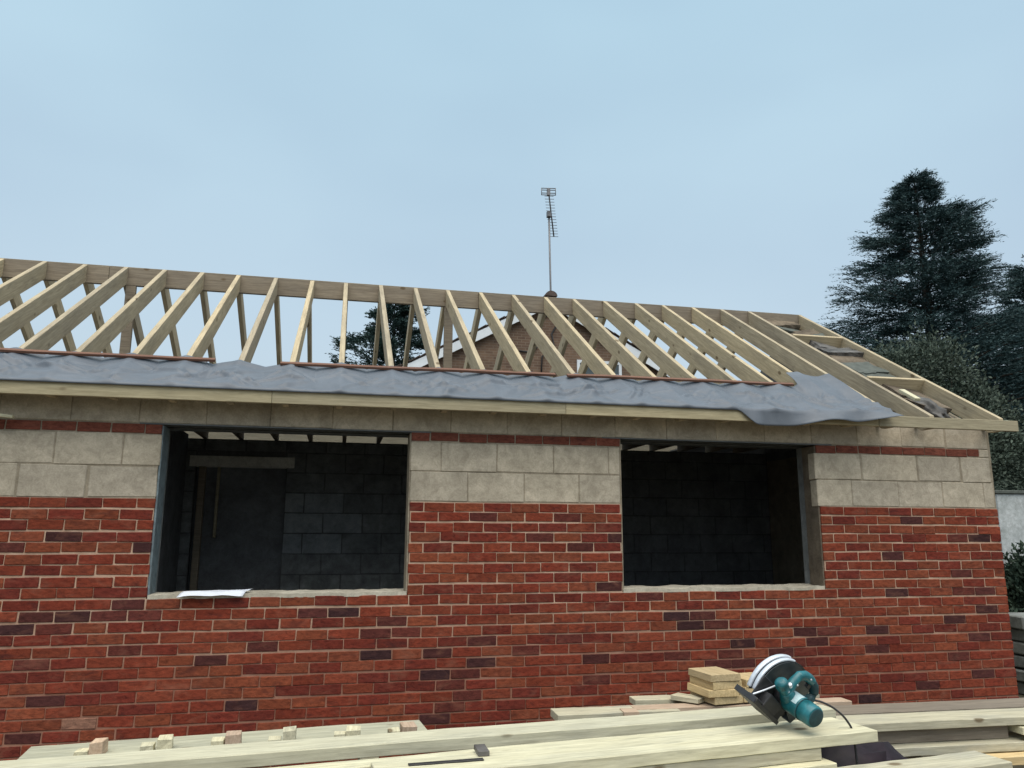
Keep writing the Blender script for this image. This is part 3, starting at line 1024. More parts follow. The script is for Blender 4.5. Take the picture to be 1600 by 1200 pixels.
# six stubs across the grey board
STX = [(-6.925, .085), (-6.63, .05), (-6.305, .075), (-6.025, .055), (-5.705, .08), (-5.42, .05)]
SL = ['leftmost pinkish stub standing on the flat grey board', 'second stub from the left on the flat grey board', 'third stub from the left on the flat grey board, pink end grain',
      'fourth stub from the left on the flat grey board', 'second pale stub from the right on the flat grey board', 'rightmost pinkish stub, at the right end of the flat grey board']
for k, ((x, wd), lb) in enumerate(zip(STX, SL)):
    a = random.uniform(-0.15, 0.15)
    o = obj('timber_stub', box_bm(-0.05, 0.05, -0.034 - 0.006 * (k % 3), 0.03, -0.04, random.uniform(0.018, 0.034), 0.002, 0.004), M_PINK if k in (0, 2, 5) else M_PLANK, None,
            Matrix.Translation((x + 0.01, -1.535 + 0.02 * (k % 2), -1.259)) @ Matrix.Rotation(math.pi / 2 + a, 4, 'Z'))
    tag(o, lb, 'timber offcut', 'stubs on the flat grey board')
    o2 = obj('timber_stub', box_bm(-0.035, 0.035, -0.034, 0.026, -0.04, random.uniform(-0.012, 0.008), 0.002, 0.003), M_PLANK, None,
             Matrix.Translation((x - 0.058 - 0.006 * (k % 2), -1.55 + 0.02 * (k % 2), -1.259)) @ Matrix.Rotation(math.pi / 2 + a * 0.5, 4, 'Z'))
    tag(o2, 'low pale block pressed against the left side of the ' + ['first', 'second', 'third', 'fourth', 'fifth', 'sixth'][k] + ' stub', 'timber offcut', 'blocks beside the stubs')
# offcut stack of four and its neighbour of three
def offcut(label, cx, cy, zt, lx, ly, h, ang, mat=M_OFFCUT, grp='short offcuts stacked by the saw'):
    o = obj('timber_offcut', box_bm(-ly / 2, ly / 2, -lx / 2, lx / 2, -h, 0, 0.002, 0.0025), mat, None,
            Matrix.Translation((cx, cy, zt)) @ Matrix.Rotation(ang + math.pi / 2, 4, 'Z'))
    return tag(o, label, 'timber offcut', grp)


H = 0.0465
for k, (nm, dx, dy, m) in enumerate((('bottom', 0.02, 0.015, M_OFFCUT), ('third', -0.012, 0.0, M_OFFCUT), ('second', 0.012, 0.008, M_FASCIA), ('top', 0.0, 0.0, M_OFFCUT))):
    offcut(nm + ' offcut of the taller pile left of the saw' + (', bright yellow end' if k == 1 else ''), -3.395 + dx, -1.075 + dy, -1.289 + H * (k + 1), 0.215, 0.27, H - 0.002, math.radians(6 + 3 * dx * 50))
for k, nm in enumerate(('bottom', 'middle', 'top')):
    offcut(nm + ' offcut of the lower pile between the taller pile and saw', -3.155 + 0.01 * k, -1.055, -1.289 + H * (k + 1), 0.20, 0.24, H - 0.002, math.radians(4), M_OFFCUT)
offcut('thin offcut poking out left from under the taller pile', -3.56, -1.03, -1.262, 0.10, 0.2, 0.028, math.radians(35), M_PLANKG)

# black strip standing in for the shaded gap between boards, grey block beside it
br = thing('gap_shade_strip', 'black strip for the shaded gap between the pale boards at the bottom, with a grey block', 'gap strip', (-5.38, -2.85, -1.06))
obj('shade_strip', box_bm(-0.15, 0.13, -0.012, 0.012, 0.001, 0.006, 0.001), M_BLACK, br, Matrix.Translation((0, -0.045, 0)) @ Matrix.Rotation(0.05, 4, 'Z'))
obj('grey_block', box_bm(-0.022, 0.022, -0.05, 0.05, 0.001, 0.02, 0.002), M_INSUL, br, Matrix.Translation((0.14, 0.055, 0)))
b = bmesh.new()  # dark lump added under the boards in place of the shade there
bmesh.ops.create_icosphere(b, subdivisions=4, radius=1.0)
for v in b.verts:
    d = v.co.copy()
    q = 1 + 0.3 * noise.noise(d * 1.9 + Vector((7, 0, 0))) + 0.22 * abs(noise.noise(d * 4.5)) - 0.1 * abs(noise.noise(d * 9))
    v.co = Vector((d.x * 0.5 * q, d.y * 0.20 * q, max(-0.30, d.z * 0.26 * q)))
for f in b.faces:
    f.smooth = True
tag(obj('shade_lump', b, M_SHADELUMP, None, Matrix.Translation((-3.55, -2.42, GZ + 0.30 + 0.07))), 'crumpled dark purple lump standing in for the shade in the gap below the saw board', 'shade filler')
# bearers holding the stacks off the ground
for k, (x, y, zt, lb, hw_) in enumerate(((-5.3, -2.90, -1.206, 'sawn bearer under the left ends of the foreground boards', 0.25), (-4.1, -2.78, -1.206, 'sawn bearer under the board that carries the saw', 0.25),
                                    (-2.4, -1.66, -1.532, 'low bearer under the near end of the right hand stack', 0.2), (0.1, -1.8, -1.532, 'low bearer under the far end of the right hand stack', 0.2),
                                    (-7.0, -1.42, -1.346, 'bearer under the left end of the flat grey board', 0.14), (-5.6, -1.34, -1.346, 'bearer under the right end of the flat grey board', 0.14),
                                    (-7.4, -2.74, -1.118, 'bearer under the left end of the longest pale board', 0.16), (-4.3, -1.11, -1.350, 'bearer under the thick grey board with the square end', 0.10),
                                    (-3.3, -1.07, -1.346, 'bearer under the boards that carry the offcut stack', 0.24), (-2.75, -1.02, -1.346, 'bearer at the far end of the boards under the offcut stack', 0.24))):
    tag(obj('timber_bearer', box_bm(-0.05, 0.05, -hw_, hw_, GZ - zt, 0, 0.003), M_PLANKG, None, Matrix.Translation((x, y, zt))), lb, 'timber bearer')

# ------------------------------------------------------------------ circular saw
SX = Vector((0.97, -0.24, 0)).normalized()
SU = Vector((0, 0, 1))
ST = Vector((-0.24, -0.97, 0)).normalized()


def view(r, u, t):
    return SX * r + SU * u + ST * t


ay = view(0.42, -0.29, 0.86).normalized()
az = view(0.63, 0.74, -0.06)
az = (az - ay * az.dot(ay)).normalized()
ax = ay.cross(az)
SC_ = 1.04
SAW0 = Vector((-3.873, -2.65, -0.965))
SM = Matrix(((ax.x, ay.x, az.x, SAW0.x), (ax.y, ay.y, az.y, SAW0.y), (ax.z, ay.z, az.z, SAW0.z), (0, 0, 0, 1))) @ Matrix.Scale(SC_, 4)
saw = thing('circular_saw', 'teal and black circular saw tipped on its side on the pale boards', 'power tool', (SAW0.x, SAW0.y, SAW0.z))
SM0 = Matrix.Translation(-SAW0) @ SM
saw_parts = []


def sp(name, b, mat, smooth=True, parent=None):
    if smooth:
        for f in b.faces:
            f.smooth = True
    o = obj(name, b, mat, parent or saw, SM0 if parent is None else Matrix.Identity(4))
    if smooth:
        md = o.modifiers.new('bev', 'BEVEL')
        md.width = 0.004
        md.segments = 2
        md.limit_method = 'ANGLE'
    saw_parts.append(o)
    return o


def drum(b, r0, r1, ya, yb, a0, a1, n=36, cx=0.0, cz=0.0):
    """ring sector between radii r0<r1, from ya to yb along the motor axis"""
    rows = []
    for i in range(n + 1):
        a = a0 + (a1 - a0) * i / n
        cs, sn = math.cos(a), math.sin(a)
        rows.append([b.verts.new((cx + r * cs, yy, cz + r * sn)) for r, yy in ((r0, ya), (r1, ya), (r1, yb), (r0, yb))])
    for p_, q_ in zip(rows, rows[1:]):
        for k in range(4):
            b.faces.new((p_[k], p_[(k + 1) % 4], q_[(k + 1) % 4], q_[k]))
    b.faces.new(rows[0][::-1])
    b.faces.new(rows[-1])


# upper guard: dished dark face with a bright aluminium rim
b = bmesh.new()
drum(b, 0.0040, 0.1459, -0.030, -0.026, math.radians(-30), math.radians(205), 48)
drum(b, 0.0040, 0.1436, 0.016, 0.020, math.radians(-24), math.radians(205), 48)
drum(b, 0.1442, 0.1493, -0.030, 0.020, math.radians(74), math.radians(205), 36)  # this arc of the rim is dark metal, its shadow put into the colour
guard = sp('blade_guard', b, M_GUARD, False)
b = bmesh.new()
drum(b, 0.1465, 0.1585, -0.034, -0.012, math.radians(-26), math.radians(73), 40)
drum(b, 0.1442, 0.1550, -0.006, 0.014, math.radians(-26), math.radians(73), 40)
sp('guard_rim', b, M_ALU, True)
b = bmesh.new()
drum(b, 0.004, 0.108, -0.006, -0.003, 0, math.radians(359), 60)
sp('saw_blade', b, M_ALU, False)
b = bmesh.new()
drum(b, 0.030, 0.104, -0.012, 0.010, math.radians(208), math.radians(325), 30)
sp('lower_guard', b, M_BLACK, False)
# base plate with turned up lips
b = bmesh.new()
bbox(b, 0.0, 0.178, -0.040, 0.080, -0.116, -0.112)
bbox(b, 0.0, 0.178, 0.0802, 0.083, -0.116, -0.100)
bbox(b, 0.1782, 0.182, -0.040, 0.080, -0.116, -0.092)
bmesh.ops.bevel(b, geom=list(b.edges), offset=0.0012, segments=1, affect='EDGES')
sp('base_plate', b, M_BLACK, False)
b = bmesh.new()
bbox(b, 0.125, 0.170, 0.02, 0.074, -0.1115, -0.090)
bbox(b, 0.030, 0.120, 0.022, 0.076, -0.1115, -0.040)
bbox(b, -0.02, 0.03, 0.022, 0.060, -0.1115, -0.020)
bbox(b, 0.07, 0.16, 0.022, 0.034, -0.1115, 0.005)
bmesh.ops.bevel(b, geom=list(b.edges), offset=0.004, segments=1, affect='EDGES')
for v in b.verts:
    v.co += Vector((noise.noise(v.co * 40), noise.noise(v.co * 40 + Vector((5, 0, 0))), noise.noise(v.co * 40 + Vector((0, 5, 0))))) * 0.006
sp('plate_bracket', b, M_BLACK, False)
b = bmesh.new()
tube(b, [(0.165, 0.040, -0.088), (0.13, 0.042, -0.045), (0.09, 0.044, 0.008)], 0.0042, 8)
sp('depth_arm', b, M_ALU)
# gear case + motor
b = bmesh.new()
tube(b, [(0, 0.020, 0), (0, 0.035, 0), (0, 0.06, 0.0)], 0.058, 28, taper=[1.0, 1.0, 0.86])
sp('gear_case', b, M_BLACK)
b = bmesh.new()
tube(b, [(0, 0.055, 0), (0, 0.065, 0), (0, 0.140, 0), (0, 0.146, 0), (0, 0.152, 0), (0, 0.20, 0), (0, 0.208, 0)], 0.045, 32, taper=[0.95, 1.03, 1.03, 0.94, 1.0, 0.98, 0.90])
motor = sp('motor_housing', b, M_TEAL)
b = bmesh.new()
tube(b, [(0, 0.2082, 0), (0, 0.211, 0)], 0.037, 28)
sp('end_cap', b, M_RUBBER)
b = bmesh.new()
for i in range(9):
    a = math.radians(-8 + i * 8)
    a2 = math.radians(-8 + (i + 1) * 8)
    vs = [b.verts.new((0.0475 * math.cos(q), yy, 0.0475 * math.sin(q))) for q, yy in ((a, 0.075), (a, 0.134), (a2, 0.134), (a2, 0.075))]
    b.faces.new(vs)
sp('label', b, M_LABEL, False)
# handle: arch, grip loop, front knob and the web between them
HYY = 0.082
b = bmesh.new()
tube(b, [(0.075, HYY, 0.010), (0.068, HYY, 0.036), (0.068, HYY, 0.070), (0.060, HYY, 0.098), (0.034, HYY, 0.116), (0.005, HYY, 0.121), (-0.02, HYY, 0.119)], 0.021, 16,
     taper=[1.1, 1.05, 0.92, 0.95, 1.0, 0.98, 0.9])
handle = sp('handle', b, M_TEAL)
b = bmesh.new()
tube(b, [(-0.015, HYY, 0.1195), (-0.045, HYY, 0.112), (-0.066, HYY, 0.092), (-0.070, HYY, 0.070), (-0.058, HYY, 0.048), (-0.030, HYY, 0.034)], 0.0195, 16,
     taper=[0.95, 1.0, 1.05, 1.05, 1.0, 0.95])
sp('handle_grip', b, M_RUBBER)
b = bmesh.new()
tube(b, [(0.060, HYY, 0.008), (0.085, HYY, 0.012), (0.112, HYY + 0.002, 0.018), (0.130, HYY + 0.003, 0.024), (0.139, HYY + 0.003, 0.027)], 0.027, 18, taper=[0.75, 0.9, 1.08, 1.0, 0.55])
sp('front_knob', b, M_TEAL)
b = bmesh.new()
tube(b, [(0.02, 0.07, 0.0), (0.045, 0.078, 0.006), (0.075, HYY, 0.012)], 0.034, 18, taper=[1.1, 0.95, 0.75])
tube(b, [(-0.02, 0.075, 0.015), (-0.03, 0.08, 0.03), (-0.035, HYY, 0.036)], 0.024, 14)
sp('handle_neck', b, M_TEAL)
b = bmesh.new()
tube(b, [(0.092, 0.104, 0.034), (0.110, 0.109, 0.040)], 0.009, 10)
sp('lock_button', b, M_ALU)
b = bmesh.new()
bbox(b, -0.022, -0.004, 0.074, 0.090, 0.085, 0.102)
sp('trigger', b, M_BLACK, False)
b = bmesh.new()
for i in range(7):
    a = math.radians(95 + i * 24)
    for yy in (0.157, 0.172, 0.187):
        c0, c1 = Vector((math.cos(a), 0, math.sin(a))), Vector((-math.sin(a), 0, math.cos(a)))
        q = c0 * 0.0452
        vs = [b.verts.new(q + c1 * dx_ + Vector((0, yy + dy_, 0))) for dx_, dy_ in ((-0.006, -0.003), (0.006, -0.003), (0.006, 0.003), (-0.006, 0.003))]
        b.faces.new(vs)
sp('vent', b, M_BLACK, False)
b = bmesh.new()
for q in ((0.085, 0.104, 0.014), (0.045, 0.112, 0.010), (0.066, 0.1045, 0.060), (0.02, 0.104, 0.118)):
    tube(b, [q, (q[0], q[1] + 0.003, q[2])], 0.004, 8)
sp('screw', b, M_ALU, False)
b = bmesh.new()
drum(b, 0.0455, 0.0475, 0.1415, 0.1450, 0, math.radians(359.9), 36)
sp('housing_seam', b, M_RUBBER, False)
# cord
inv = SM.inverted()
p0 = SM @ Vector((-0.078, 0.082, 0.062))
b = bmesh.new()
pts = [p0] + [p0 + SX * a_ + SU * c__ for a_, c__ in ((0.045, -0.008), (0.10, -0.036), (0.15, -0.085), (0.175, -0.16), (0.18, -0.40))] + [Vector((-3.42, -2.5, -1.6)), Vector((-3.3, -2.45, GZ + 0.02)), Vector((-2.9, -2.6, GZ + 0.012))]
cu = []
for i in range(len(pts) - 1):
    q0, q1, q2, q3 = pts[max(i - 1, 0)], pts[i], pts[i + 1], pts[min(i + 2, len(pts) - 1)]
    for j in range(6):
        t = j / 6
        cu.append(0.5 * ((2 * q1) + (q2 - q0) * t + (2 * q0 - 5 * q1 + 4 * q2 - q3) * t * t + (3 * q1 - q0 - 3 * q2 + q3) * t ** 3))
cu.append(pts[-1])
tube(b, cu, 0.0048, 8)
o = obj('power_cord', b, M_BLACK, saw, Matrix.Translation(-SAW0))
# let the saw down onto the board
low = min((o_.matrix_basis @ v.co).z for o_ in saw_parts for v in o_.data.vertices) + SAW0.z
print('saw lowest', low)
saw.location.z += -1.0595 - low

# ------------------------------------------------------------------ paper on the sill, batten end at the left
b = bmesh.new()
n = 16
gr = []
for i in range(n + 1):
    row = []
    for j in range(n + 1):
        u, v = i / n, j / n
        x = -6.88 + 0.43 * u + 0.05 * v
        y = -0.055 + 0.20 * v + 0.03 * (u - 0.5)
        z = Z_SILL + 0.032 + 0.012 * math.sin(u * 3.1) * (1 - v) - 0.10 * max(0, 0.28 - v) + 0.01 * noise.noise(Vector((u * 3, v * 3, 0))) + 0.022 * max(0, u - 0.6) * v
        row.append(b.verts.new((x, y, z)))
    gr.append(row)
for i in range(n):
    for j in range(n):
        b.faces.new((gr[i][j], gr[i + 1][j], gr[i + 1][j + 1], gr[i][j + 1])).smooth = True
o = obj('paper_sheet', b, M_PAPER)
o.modifiers.new('thick', 'SOLIDIFY').thickness = 0.0012
tag(o, 'white sheet of paper lying on the left window sill', 'paper')
board('end of a pale batten poking in at the left edge under the fascia', (-8.7, -0.16), (-8.01, -0.12), 0.60, 0.04, 0.022, M_PLANK, None, 'batten', 'loose_batten', zr=0.545)

# ------------------------------------------------------------------ house behind
HY, HX, HZ, HS = 14.0, -0.33, 6.22, 0.535
hs = thing('brick_house', 'brown brick house behind the rafters, its gable edged with white bargeboards', 'house', (HX, HY, GZ))
HM = Matrix.Translation((-HX, -HY, -GZ))
hw = 5.6
b = bmesh.new()
ez = HZ - HS * hw
lo = [(HX - hw + 0.3, GZ), (HX + hw - 0.3, GZ), (HX + hw - 0.3, ez + 0.08), (HX, HZ - 0.10), (HX - hw + 0.3, ez + 0.08)]
f0 = [b.verts.new((x, HY, z)) for x, z in lo]
f1 = [b.verts.new((x, HY + 9, z)) for x, z in lo]
b.faces.new(f0)
b.faces.new(f1[::-1])
for i in range(5):
    b.faces.new((f0[i], f1[i], f1[(i + 1) % 5], f0[(i + 1) % 5]))
bmesh.ops.recalc_face_normals(b, faces=list(b.faces))
obj('wall', b, M_HBRICK, hs, HM)
hl = math.hypot(hw, hw * HS)
ha = math.atan(HS)
for sgn in (-1, 1):
    base = Matrix.Translation((HX, HY, HZ)) @ (Matrix.Rotation(math.pi, 4, 'Z') if sgn < 0 else Matrix.Identity(4)) @ Matrix.Rotation(ha, 4, 'Y')
    ys = (-0.16, 9.2) if sgn > 0 else (-9.2, 0.16)
    roof = obj('roof', box_bm(0.0, hl, ys[0] + 0.002, ys[1], -0.06, -0.012), M_TILE, hs, HM @ base)
    yy = (-0.19, -0.155) if sgn > 0 else (0.155, 0.19)
    bb = box_bm(0.0, hl + 0.05, yy[0], yy[1], -0.29, -0.065, 0.004)
    obj('bargeboard', bb, M_WHITE, hs, HM @ base)
    yv = (-0.22, 0.25) if sgn > 0 else (-0.25, 0.22)
    tb = box_bm(0, 0.33, yv[0], yv[1], 0, 0.022, 0.004)
    tm = bpy.data.meshes.new('verge_tile')
    tb.to_mesh(tm)
    tb.free()
    tm.materials.append(M_TILE)
    x = 0.06
    while x < hl:
        obj('verge_tile', tm, None, hs, HM @ base @ Matrix.Translation((x, random.uniform(-0.012, 0.012), -0.008)) @ Matrix.Rotation(0.075 + random.uniform(-0.02, 0.02), 4, 'Y'))
        x += 0.285
for k in range(8):
    b = bmesh.new()
    prof = [(math.cos(a) * 0.17, math.sin(a) * 0.15) for a in [math.pi * i / 10 for i in range(11)]]
    y0_, y1_ = HY - 0.24 + k * 0.45, HY - 0.24 + k * 0.45 + 0.44
    A = [b.verts.new((HX + x, y0_, HZ - 0.04 + z)) for x, z in prof]
    B = [b.verts.new((HX + x, y1_, HZ - 0.04 + z)) for x, z in prof]
    for i in range(10):
        b.faces.new((A[i], B[i], B[i + 1], A[i + 1])).smooth = True
    b.faces.new(A)
    b.faces.new(B[::-1])
    bmesh.ops.recalc_face_normals(b, faces=list(b.faces))
    obj('ridge_tile', b, M_TILE, hs, HM)
# a window low in the gable
wf = bmesh.new()
for q in ((0.45, 1.75, 4.38, 4.46), (0.45, 1.75, 3.2, 3.28), (0.45, 0.53, 3.28, 4.38), (1.67, 1.75, 3.28, 4.38), (0.53, 1.67, 3.98, 4.06)):
    bbox(wf, q[0], q[1], HY - 0.03, HY + 0.02, q[2], q[3])
wfo = obj('window', wf, M_WHITE, hs, HM)
obj('pane', box_bm(0.53, 1.67, HY - 0.012, HY - 0.004, 3.28, 4.38), M_GLASS, wfo)
# loose black cables down the gable
b = bmesh.new()
for pts in ([(-0.15, 5.95), (-0.05, 5.55), (-0.28, 5.15), (-0.2, 4.8), (-0.55, 4.5), (-0.6, 3.6)], [(-1.2, 4.62), (-0.9, 4.60), (-0.72, 4.72), (-0.62, 4.9)], [(-0.25, 5.75), (-0.5, 5.6), (-0.75, 5.52)]):
    tube(b, [(x, HY - 0.03, z) for x, z in pts], 0.022, 6)
obj('cable', b, M_BLACK, hs, HM)

# aerial on the house
ae = thing('tv_aerial', 'tall thin television aerial above the ridge of the brick house', 'aerial', (-0.26, HY + 0.1, 5.6))
AM = Matrix.Translation((0.26, -HY - 0.1, -5.6))
b = bmesh.new()
tube(b, [(-0.20, HY + 0.1, 5.6), (-0.26, HY + 0.1, 6.4), (-0.30, HY + 0.1, 8.78)], 0.028, 8)
obj('mast', b, M_AERIAL, ae, AM)
P0, P1 = Vector((-0.43, HY - 0.35, 9.20)), Vector((-0.03, HY + 0.55, 8.24))
b = bmesh.new()
tube(b, [P0, P1], 0.020, 8)
obj('boom', b, M_AERIAL, ae, AM)
obj('clamp', box_bm(-0.36, -0.24, HY + 0.02, HY + 0.16, 8.62, 8.80, 0.01), M_AERIAL, ae, AM)
b = bmesh.new()
dx = Vector((0.98, -0.1, 0.03)).normalized()
for dz in (-0.105, -0.05, 0.04, 0.095):
    q = P0 + Vector((0, 0, dz))
    tube(b, [q - dx * 0.2, q + dx * 0.2], 0.013, 6)
for s in (-0.2, 0.2):
    tube(b, [P0 + dx * s + Vector((0, 0, -0.115)), P0 + dx * s + Vector((0, 0, 0.105))], 0.011, 6)
bbox(b, P0.x - 0.045, P0.x + 0.045, P0.y - 0.03, P0.y + 0.03, P0.z - 0.12, P0.z + 0.08)
obj('reflector', b, M_AERIAL, ae, AM)
for i in range(15):
    t = 0.1 + 0.9 * i / 14
    q = P0.lerp(P1, t)
    b = bmesh.new()
    tube(b, [q - dx * 0.13, q + dx * 0.13], 0.0085, 5)
    obj('element', b, M_AERIAL, ae, AM)


# ------------------------------------------------------------------ trees and bushes
def rot_basis(d):
    d = d / np.linalg.norm(d, axis=1, keepdims=True)
    ref = np.where(np.abs(d[:, 2:3]) > 0.9, np.array([[1., 0, 0]]), np.array([[0, 0, 1.]]))
    u = np.cross(d, ref)
    u /= np.linalg.norm(u, axis=1, keepdims=True)
    return d, u, np.cross(u, d)


def blades(pos, d, length, width, roll=None):
    """diamond-shaped leaf quads starting at pos, pointing along d"""
    d, u, w = rot_basis(d)
    if roll is None:
        roll = rng.uniform(0, np.pi, len(pos))
    side = u * np.cos(roll)[:, None] + w * np.sin(roll)[:, None]
    L, Wd = length[:, None], width[:, None]
    q = np.stack([pos, pos + d * L * 0.45 + side * Wd, pos + d * L, pos + d * L * 0.45 - side * Wd], axis=1)
    return q.reshape(-1, 3)


def cedar(label, x, y, z0, ztop_, rmax, nb, per, mat, seed, droop=0.05, rise=0.22, leaf=(0.7, 0.02, 0.2), prof=None, name='cedar_tree', cat='tree', group=None, lean=0.0):
    g = np.random.default_rng(seed)
    root = thing(name, label, cat, (x, y, z0), group)
    h = ztop_ - z0
    tb = bmesh.new()
    tube(tb, [(0, 0, -0.1), (0.05, 0, h * 0.4), (0.0 + lean * 0.6, 0, h * 0.75), (lean, 0, h * 0.985)], 0.018 * h + 0.04, 10, taper=[1, 0.75, 0.4, 0.06])
    quads = []
    for i in range(nb):
        t = 0.10 + 0.895 * (i + g.uniform(-0.4, 0.4)) / nb
        t = min(max(t, 0.08), 0.992)
        R = rmax * prof(t) * g.uniform(0.48, 1.14)
        R = max(R, 0.22)
        az = i * 2.39996 + g.uniform(-0.5, 0.5)
        out = np.array([math.cos(az), math.sin(az), 0.0])
        side = np.array([-math.sin(az), math.cos(az), 0.0])
        base = np.array([lean * t, 0, h * t])
        rs = rise * g.uniform(0.2, 1.6)
        dr = droop * g.uniform(0.3, 1.7)
        def path(s):
            s = np.asarray(s)
            return base + out * (R * s)[:, None] + np.array([0, 0, 1.0]) * (R * (rs * s - dr * s * s * 2))[:, None]
        bp = path(np.linspace(0, 1, 5))
        tube(tb, [Vector(q) for q in bp], 0.012 * R + 0.012, 5, taper=0.2, caps=False)
        m = max(8, int(per * (0.25 + R / rmax)))
        s = np.concatenate([g.uniform(0.08, 1.0, m) ** 0.7, g.uniform(0.85, 1.10, 9)])
        m = len(s)
        lat = g.normal(0, 1, m) * (0.10 + 0.34 * (1 - s)) * R * 0.6
        st = path(s) + side * lat[:, None]
        st[:, 2] += g.normal(0, 0.035 * R + 0.05, m) - 0.12 * np.abs(lat)
        d = out[None, :] * (0.75 + 0.5 * s)[:, None] + side[None, :] * (np.sign(lat) * g.uniform(0.0, 0.9, m))[:, None]
        d[:, 2] += rs * 0.7 + g.normal(-0.02, 0.20, m)
        d /= np.linalg.norm(d, axis=1, keepdims=True)
        TL = leaf[0] * g.uniform(0.7, 1.7, m) * (0.6 + 0.5 * R / rmax)
        quads.append(blades(st, d, TL * 1.12, 0.010 * np.ones(m)))
        kn = 13
        u = np.tile(np.linspace(0.02, 1.0, kn), m)
        S0, D0, T0 = np.repeat(st, kn, 0), np.repeat(d, kn, 0), np.repeat(TL, kn)
        p_ = S0 + D0 * (T0 * u)[:, None]
        p_[:, 2] -= 0.10 * T0 * u * u
        dd = D0 * 0.9 + g.normal(0, 0.55, p_.shape) * np.array([1, 1, 0.55])
        quads.append(blades(p_, dd, leaf[2] * g.uniform(0.6, 1.4, len(p_)) * (1.15 - 0.5 * u), leaf[1] * g.uniform(0.7, 1.3, len(p_))))
    obj('trunk', tb, M_BARK, root)
    obj('crown', np_mesh('crown', np.concatenate(quads), 0), mat, root)
    return root


def prof_cedar(t):
    if t > 0.93:
        return 0.04 + (1 - t) / 0.07 * 0.16
    return 0.20 + 0.80 * min(1, (0.93 - t) / 0.50) ** 0.85


cedar('tall dark cedar with ragged layered branches behind the right gable', 21.85, 25, GZ, 17.5, 5.35, 250, 86, M_CEDAR, 3, prof=prof_cedar, leaf=(0.75, 0.020, 0.20))
cedar('dark conifer cut off by the right picture edge beside the cedar', 30.8, 27, GZ, 14.6, 5.2, 150, 80, M_CEDAR, 5, prof=prof_cedar, leaf=(0.75, 0.024, 0.22))
cedar('dark conifer seen through the rafters left of the brick house', -3.6, 30, GZ, 10.7, 2.9, 150, 60, M_CONIFER, 8, prof=lambda t: 0.10 + 0.90 * min(1, (1 - t) / 0.42) ** 0.8, rise=0.45, droop=0.12, leaf=(0.42, 0.026, 0.16), name='conifer_tree')


def bush(name, label, x, y, z0, lobes, nleaf, leaf, mat, seed, cat='shrub', stems=6, group=None):
    g = np.random.default_rng(seed)
    root = thing(name, label, cat, (x, y, z0), group)
    quads = []
    tot = sum(r[3] * r[4] for r in lobes)
    sb = bmesh.new()
    for (cx, cy, cz, rx, rz) in lobes:
        m = int(nleaf * rx * rz / tot)
        d = g.normal(0, 1, (m, 3))
        d /= np.linalg.norm(d, axis=1, keepdims=True)
        fr = g.uniform(0.2, 1.0, m) ** 0.45
        lump = np.array([noise.noise(Vector(q) * 2.6 + Vector((cx * 3 + seed, cz, cy))) for q in d])
        lump2 = np.array([noise.noise(Vector(q) * 7.0 + Vector((cx * 5, cz + seed, cy))) for q in d])
        fr *= 0.92 + 0.34 * lump + 0.16 * lump2
        p = d * fr[:, None] * np.array([rx, rx, rz]) + np.array([cx, cy, cz])
        keep = p[:, 2] > 0.02
        p, dd = p[keep], d[keep]
        dirs = dd * 0.8 + g.normal(0, 0.5, dd.shape)
        dirs[:, 2] += 0.35
        k = len(p)
        quads.append(blades(p, dirs, leaf[0] * g.uniform(0.6, 1.4, k), leaf[1] * g.uniform(0.7, 1.3, k)))
        for s in range(max(1, stems // len(lobes))):
            a = g.uniform(0, 6.28)
            e = Vector((cx + math.cos(a) * rx * 0.5, cy + math.sin(a) * rx * 0.5, cz + rz * 0.4))
            tube(sb, [(cx * 0.3, cy * 0.3, -0.05), ((cx * 0.3 + e.x) / 2, (cy * 0.3 + e.y) / 2, e.z * 0.55), e], 0.03, 6, taper=0.3)
    obj('stems', sb, M_BARK, root)
    obj('foliage', np_mesh('foliage', np.concatenate(quads), 0), mat, root)
    return root


bush('garden_shrub', 'large grey green shrub behind the right gable, in front of the cedar', 7.6, 9.2, GZ,
     [(-0.9, 0, 4.9, 1.0, 1.2), (0.1, 0.2, 5.0, 1.1, 1.45), (0.8, 0, 4.0, 1.25, 1.3), (-0.4, 0, 3.2, 1.9, 1.9), (1.3, 0.2, 2.8, 1.0, 1.6), (0.3, 0, 1.5, 1.9, 1.5)], 62000, (0.085, 0.026), M_SHRUB, 21, stems=12)
bush('dark_bush', 'dark bush between the grey green shrub and right picture edge', 10.4, 10.9, GZ,
     [(0, 0, 3.2, 1.2, 1.5), (0.9, 0.3, 2.4, 1.4, 1.6), (-0.5, 0, 1.6, 1.2, 1.5)], 22000, (0.12, 0.04), M_BUSH, 22)
bush('dark_bush', 'dark low bush in front of the white garden wall', 6.95, 6.0, GZ,
     [(0, 0, 0.75, 0.95, 0.72), (0.9, 0.1, 0.7, 0.8, 0.75), (-0.6, 0, 0.5, 0.6, 0.5)], 14000, (0.09, 0.03), M_BUSH, 23)
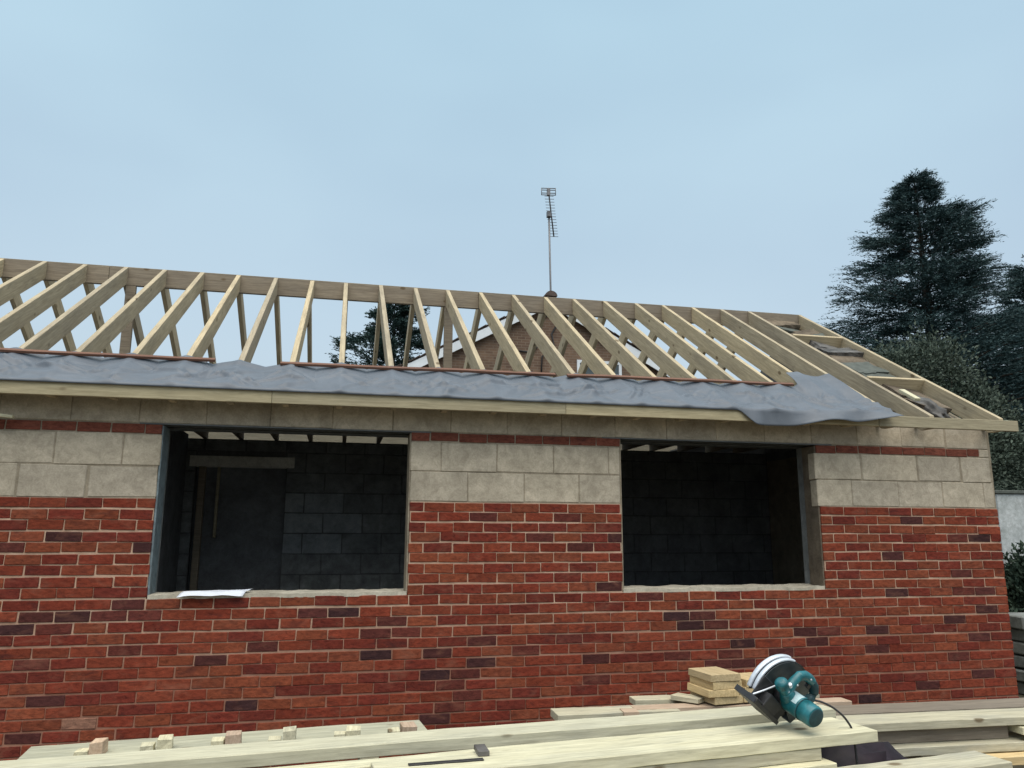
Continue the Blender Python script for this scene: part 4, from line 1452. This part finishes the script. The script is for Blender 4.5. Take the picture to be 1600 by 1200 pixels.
for k, (x, y, lb) in enumerate(((12.5, 19, 'dark hedge shrub beyond the white garden wall'), (16.5, 20, 'dark hedge shrub at the foot of the cedar'), (21, 19.5, 'dark hedge shrub right of the cedar trunk'))):
    bush('hedge_shrub', lb, x, y, GZ, [(0, 0, 2.4, 2.4, 2.4), (1.2, 0, 3.6, 1.6, 1.7), (-1.3, 0, 1.8, 1.7, 1.9)], 16000, (0.2, 0.07), M_BUSH, 30 + k, group='hedge beyond the garden wall')

g = np.random.default_rng(77)
m = 42000
az = g.uniform(-1.75, 1.75, m)
rad = 75 + 12 * g.random(m)
hh = np.array([4.6 + 2.6 * noise.noise(Vector((a * 9, 3, 0))) + 1.6 * noise.noise(Vector((a * 31, 8, 0))) for a in az])
p_ = np.stack([np.sin(az) * rad, np.cos(az) * rad, GZ + hh * g.random(m) ** 0.8], axis=1)
d_ = g.normal(0, 1, (m, 3)) + np.array([0, -0.3, 0.5])
tl = obj('tree_line', np_mesh('tree_line', blades(p_, d_, g.uniform(0.5, 1.1, m), g.uniform(0.15, 0.3, m)), 0), M_BUSH)
tl['kind'] = 'stuff'
tl['label'] = 'low dark belt of trees far behind the buildings'

# white garden wall at the right
gw = thing('garden_wall', 'weathered white rendered garden wall behind the building corner', 'wall', (10.4, 7.2, GZ))
obj('wall', box_bm(-3.4, 6, -0.1, 0.12, 0, 2.38, 0.01), M_RENDER, gw)
obj('capping', box_bm(-3.45, 6.05, -0.14, 0.16, 2.382, 2.45, 0.01), M_CAP, gw)
# stack of grey slabs past the corner
names = ['lowest', 'second lowest', 'third', 'fourth', 'fifth', 'topmost']
for k in range(6):
    z = GZ + 0.13 * k
    b = box_bm(-0.42, 0.42, -0.22, 0.22, 0.002, 0.118, 0.012, 0.01)
    tag(obj('stone_slab', b, M_STONE, None, Matrix.Translation((1.40 + random.uniform(-0.03, 0.03), 1.0 + random.uniform(-0.03, 0.03), z)) @ Matrix.Rotation(random.uniform(-0.06, 0.06), 4, 'Z')),
        names[k] + ' grey slab of the stack past the building corner' + (' counted from the ground' if 1 < k < 5 else ''), 'stone slab', 'grey slabs stacked past the corner')
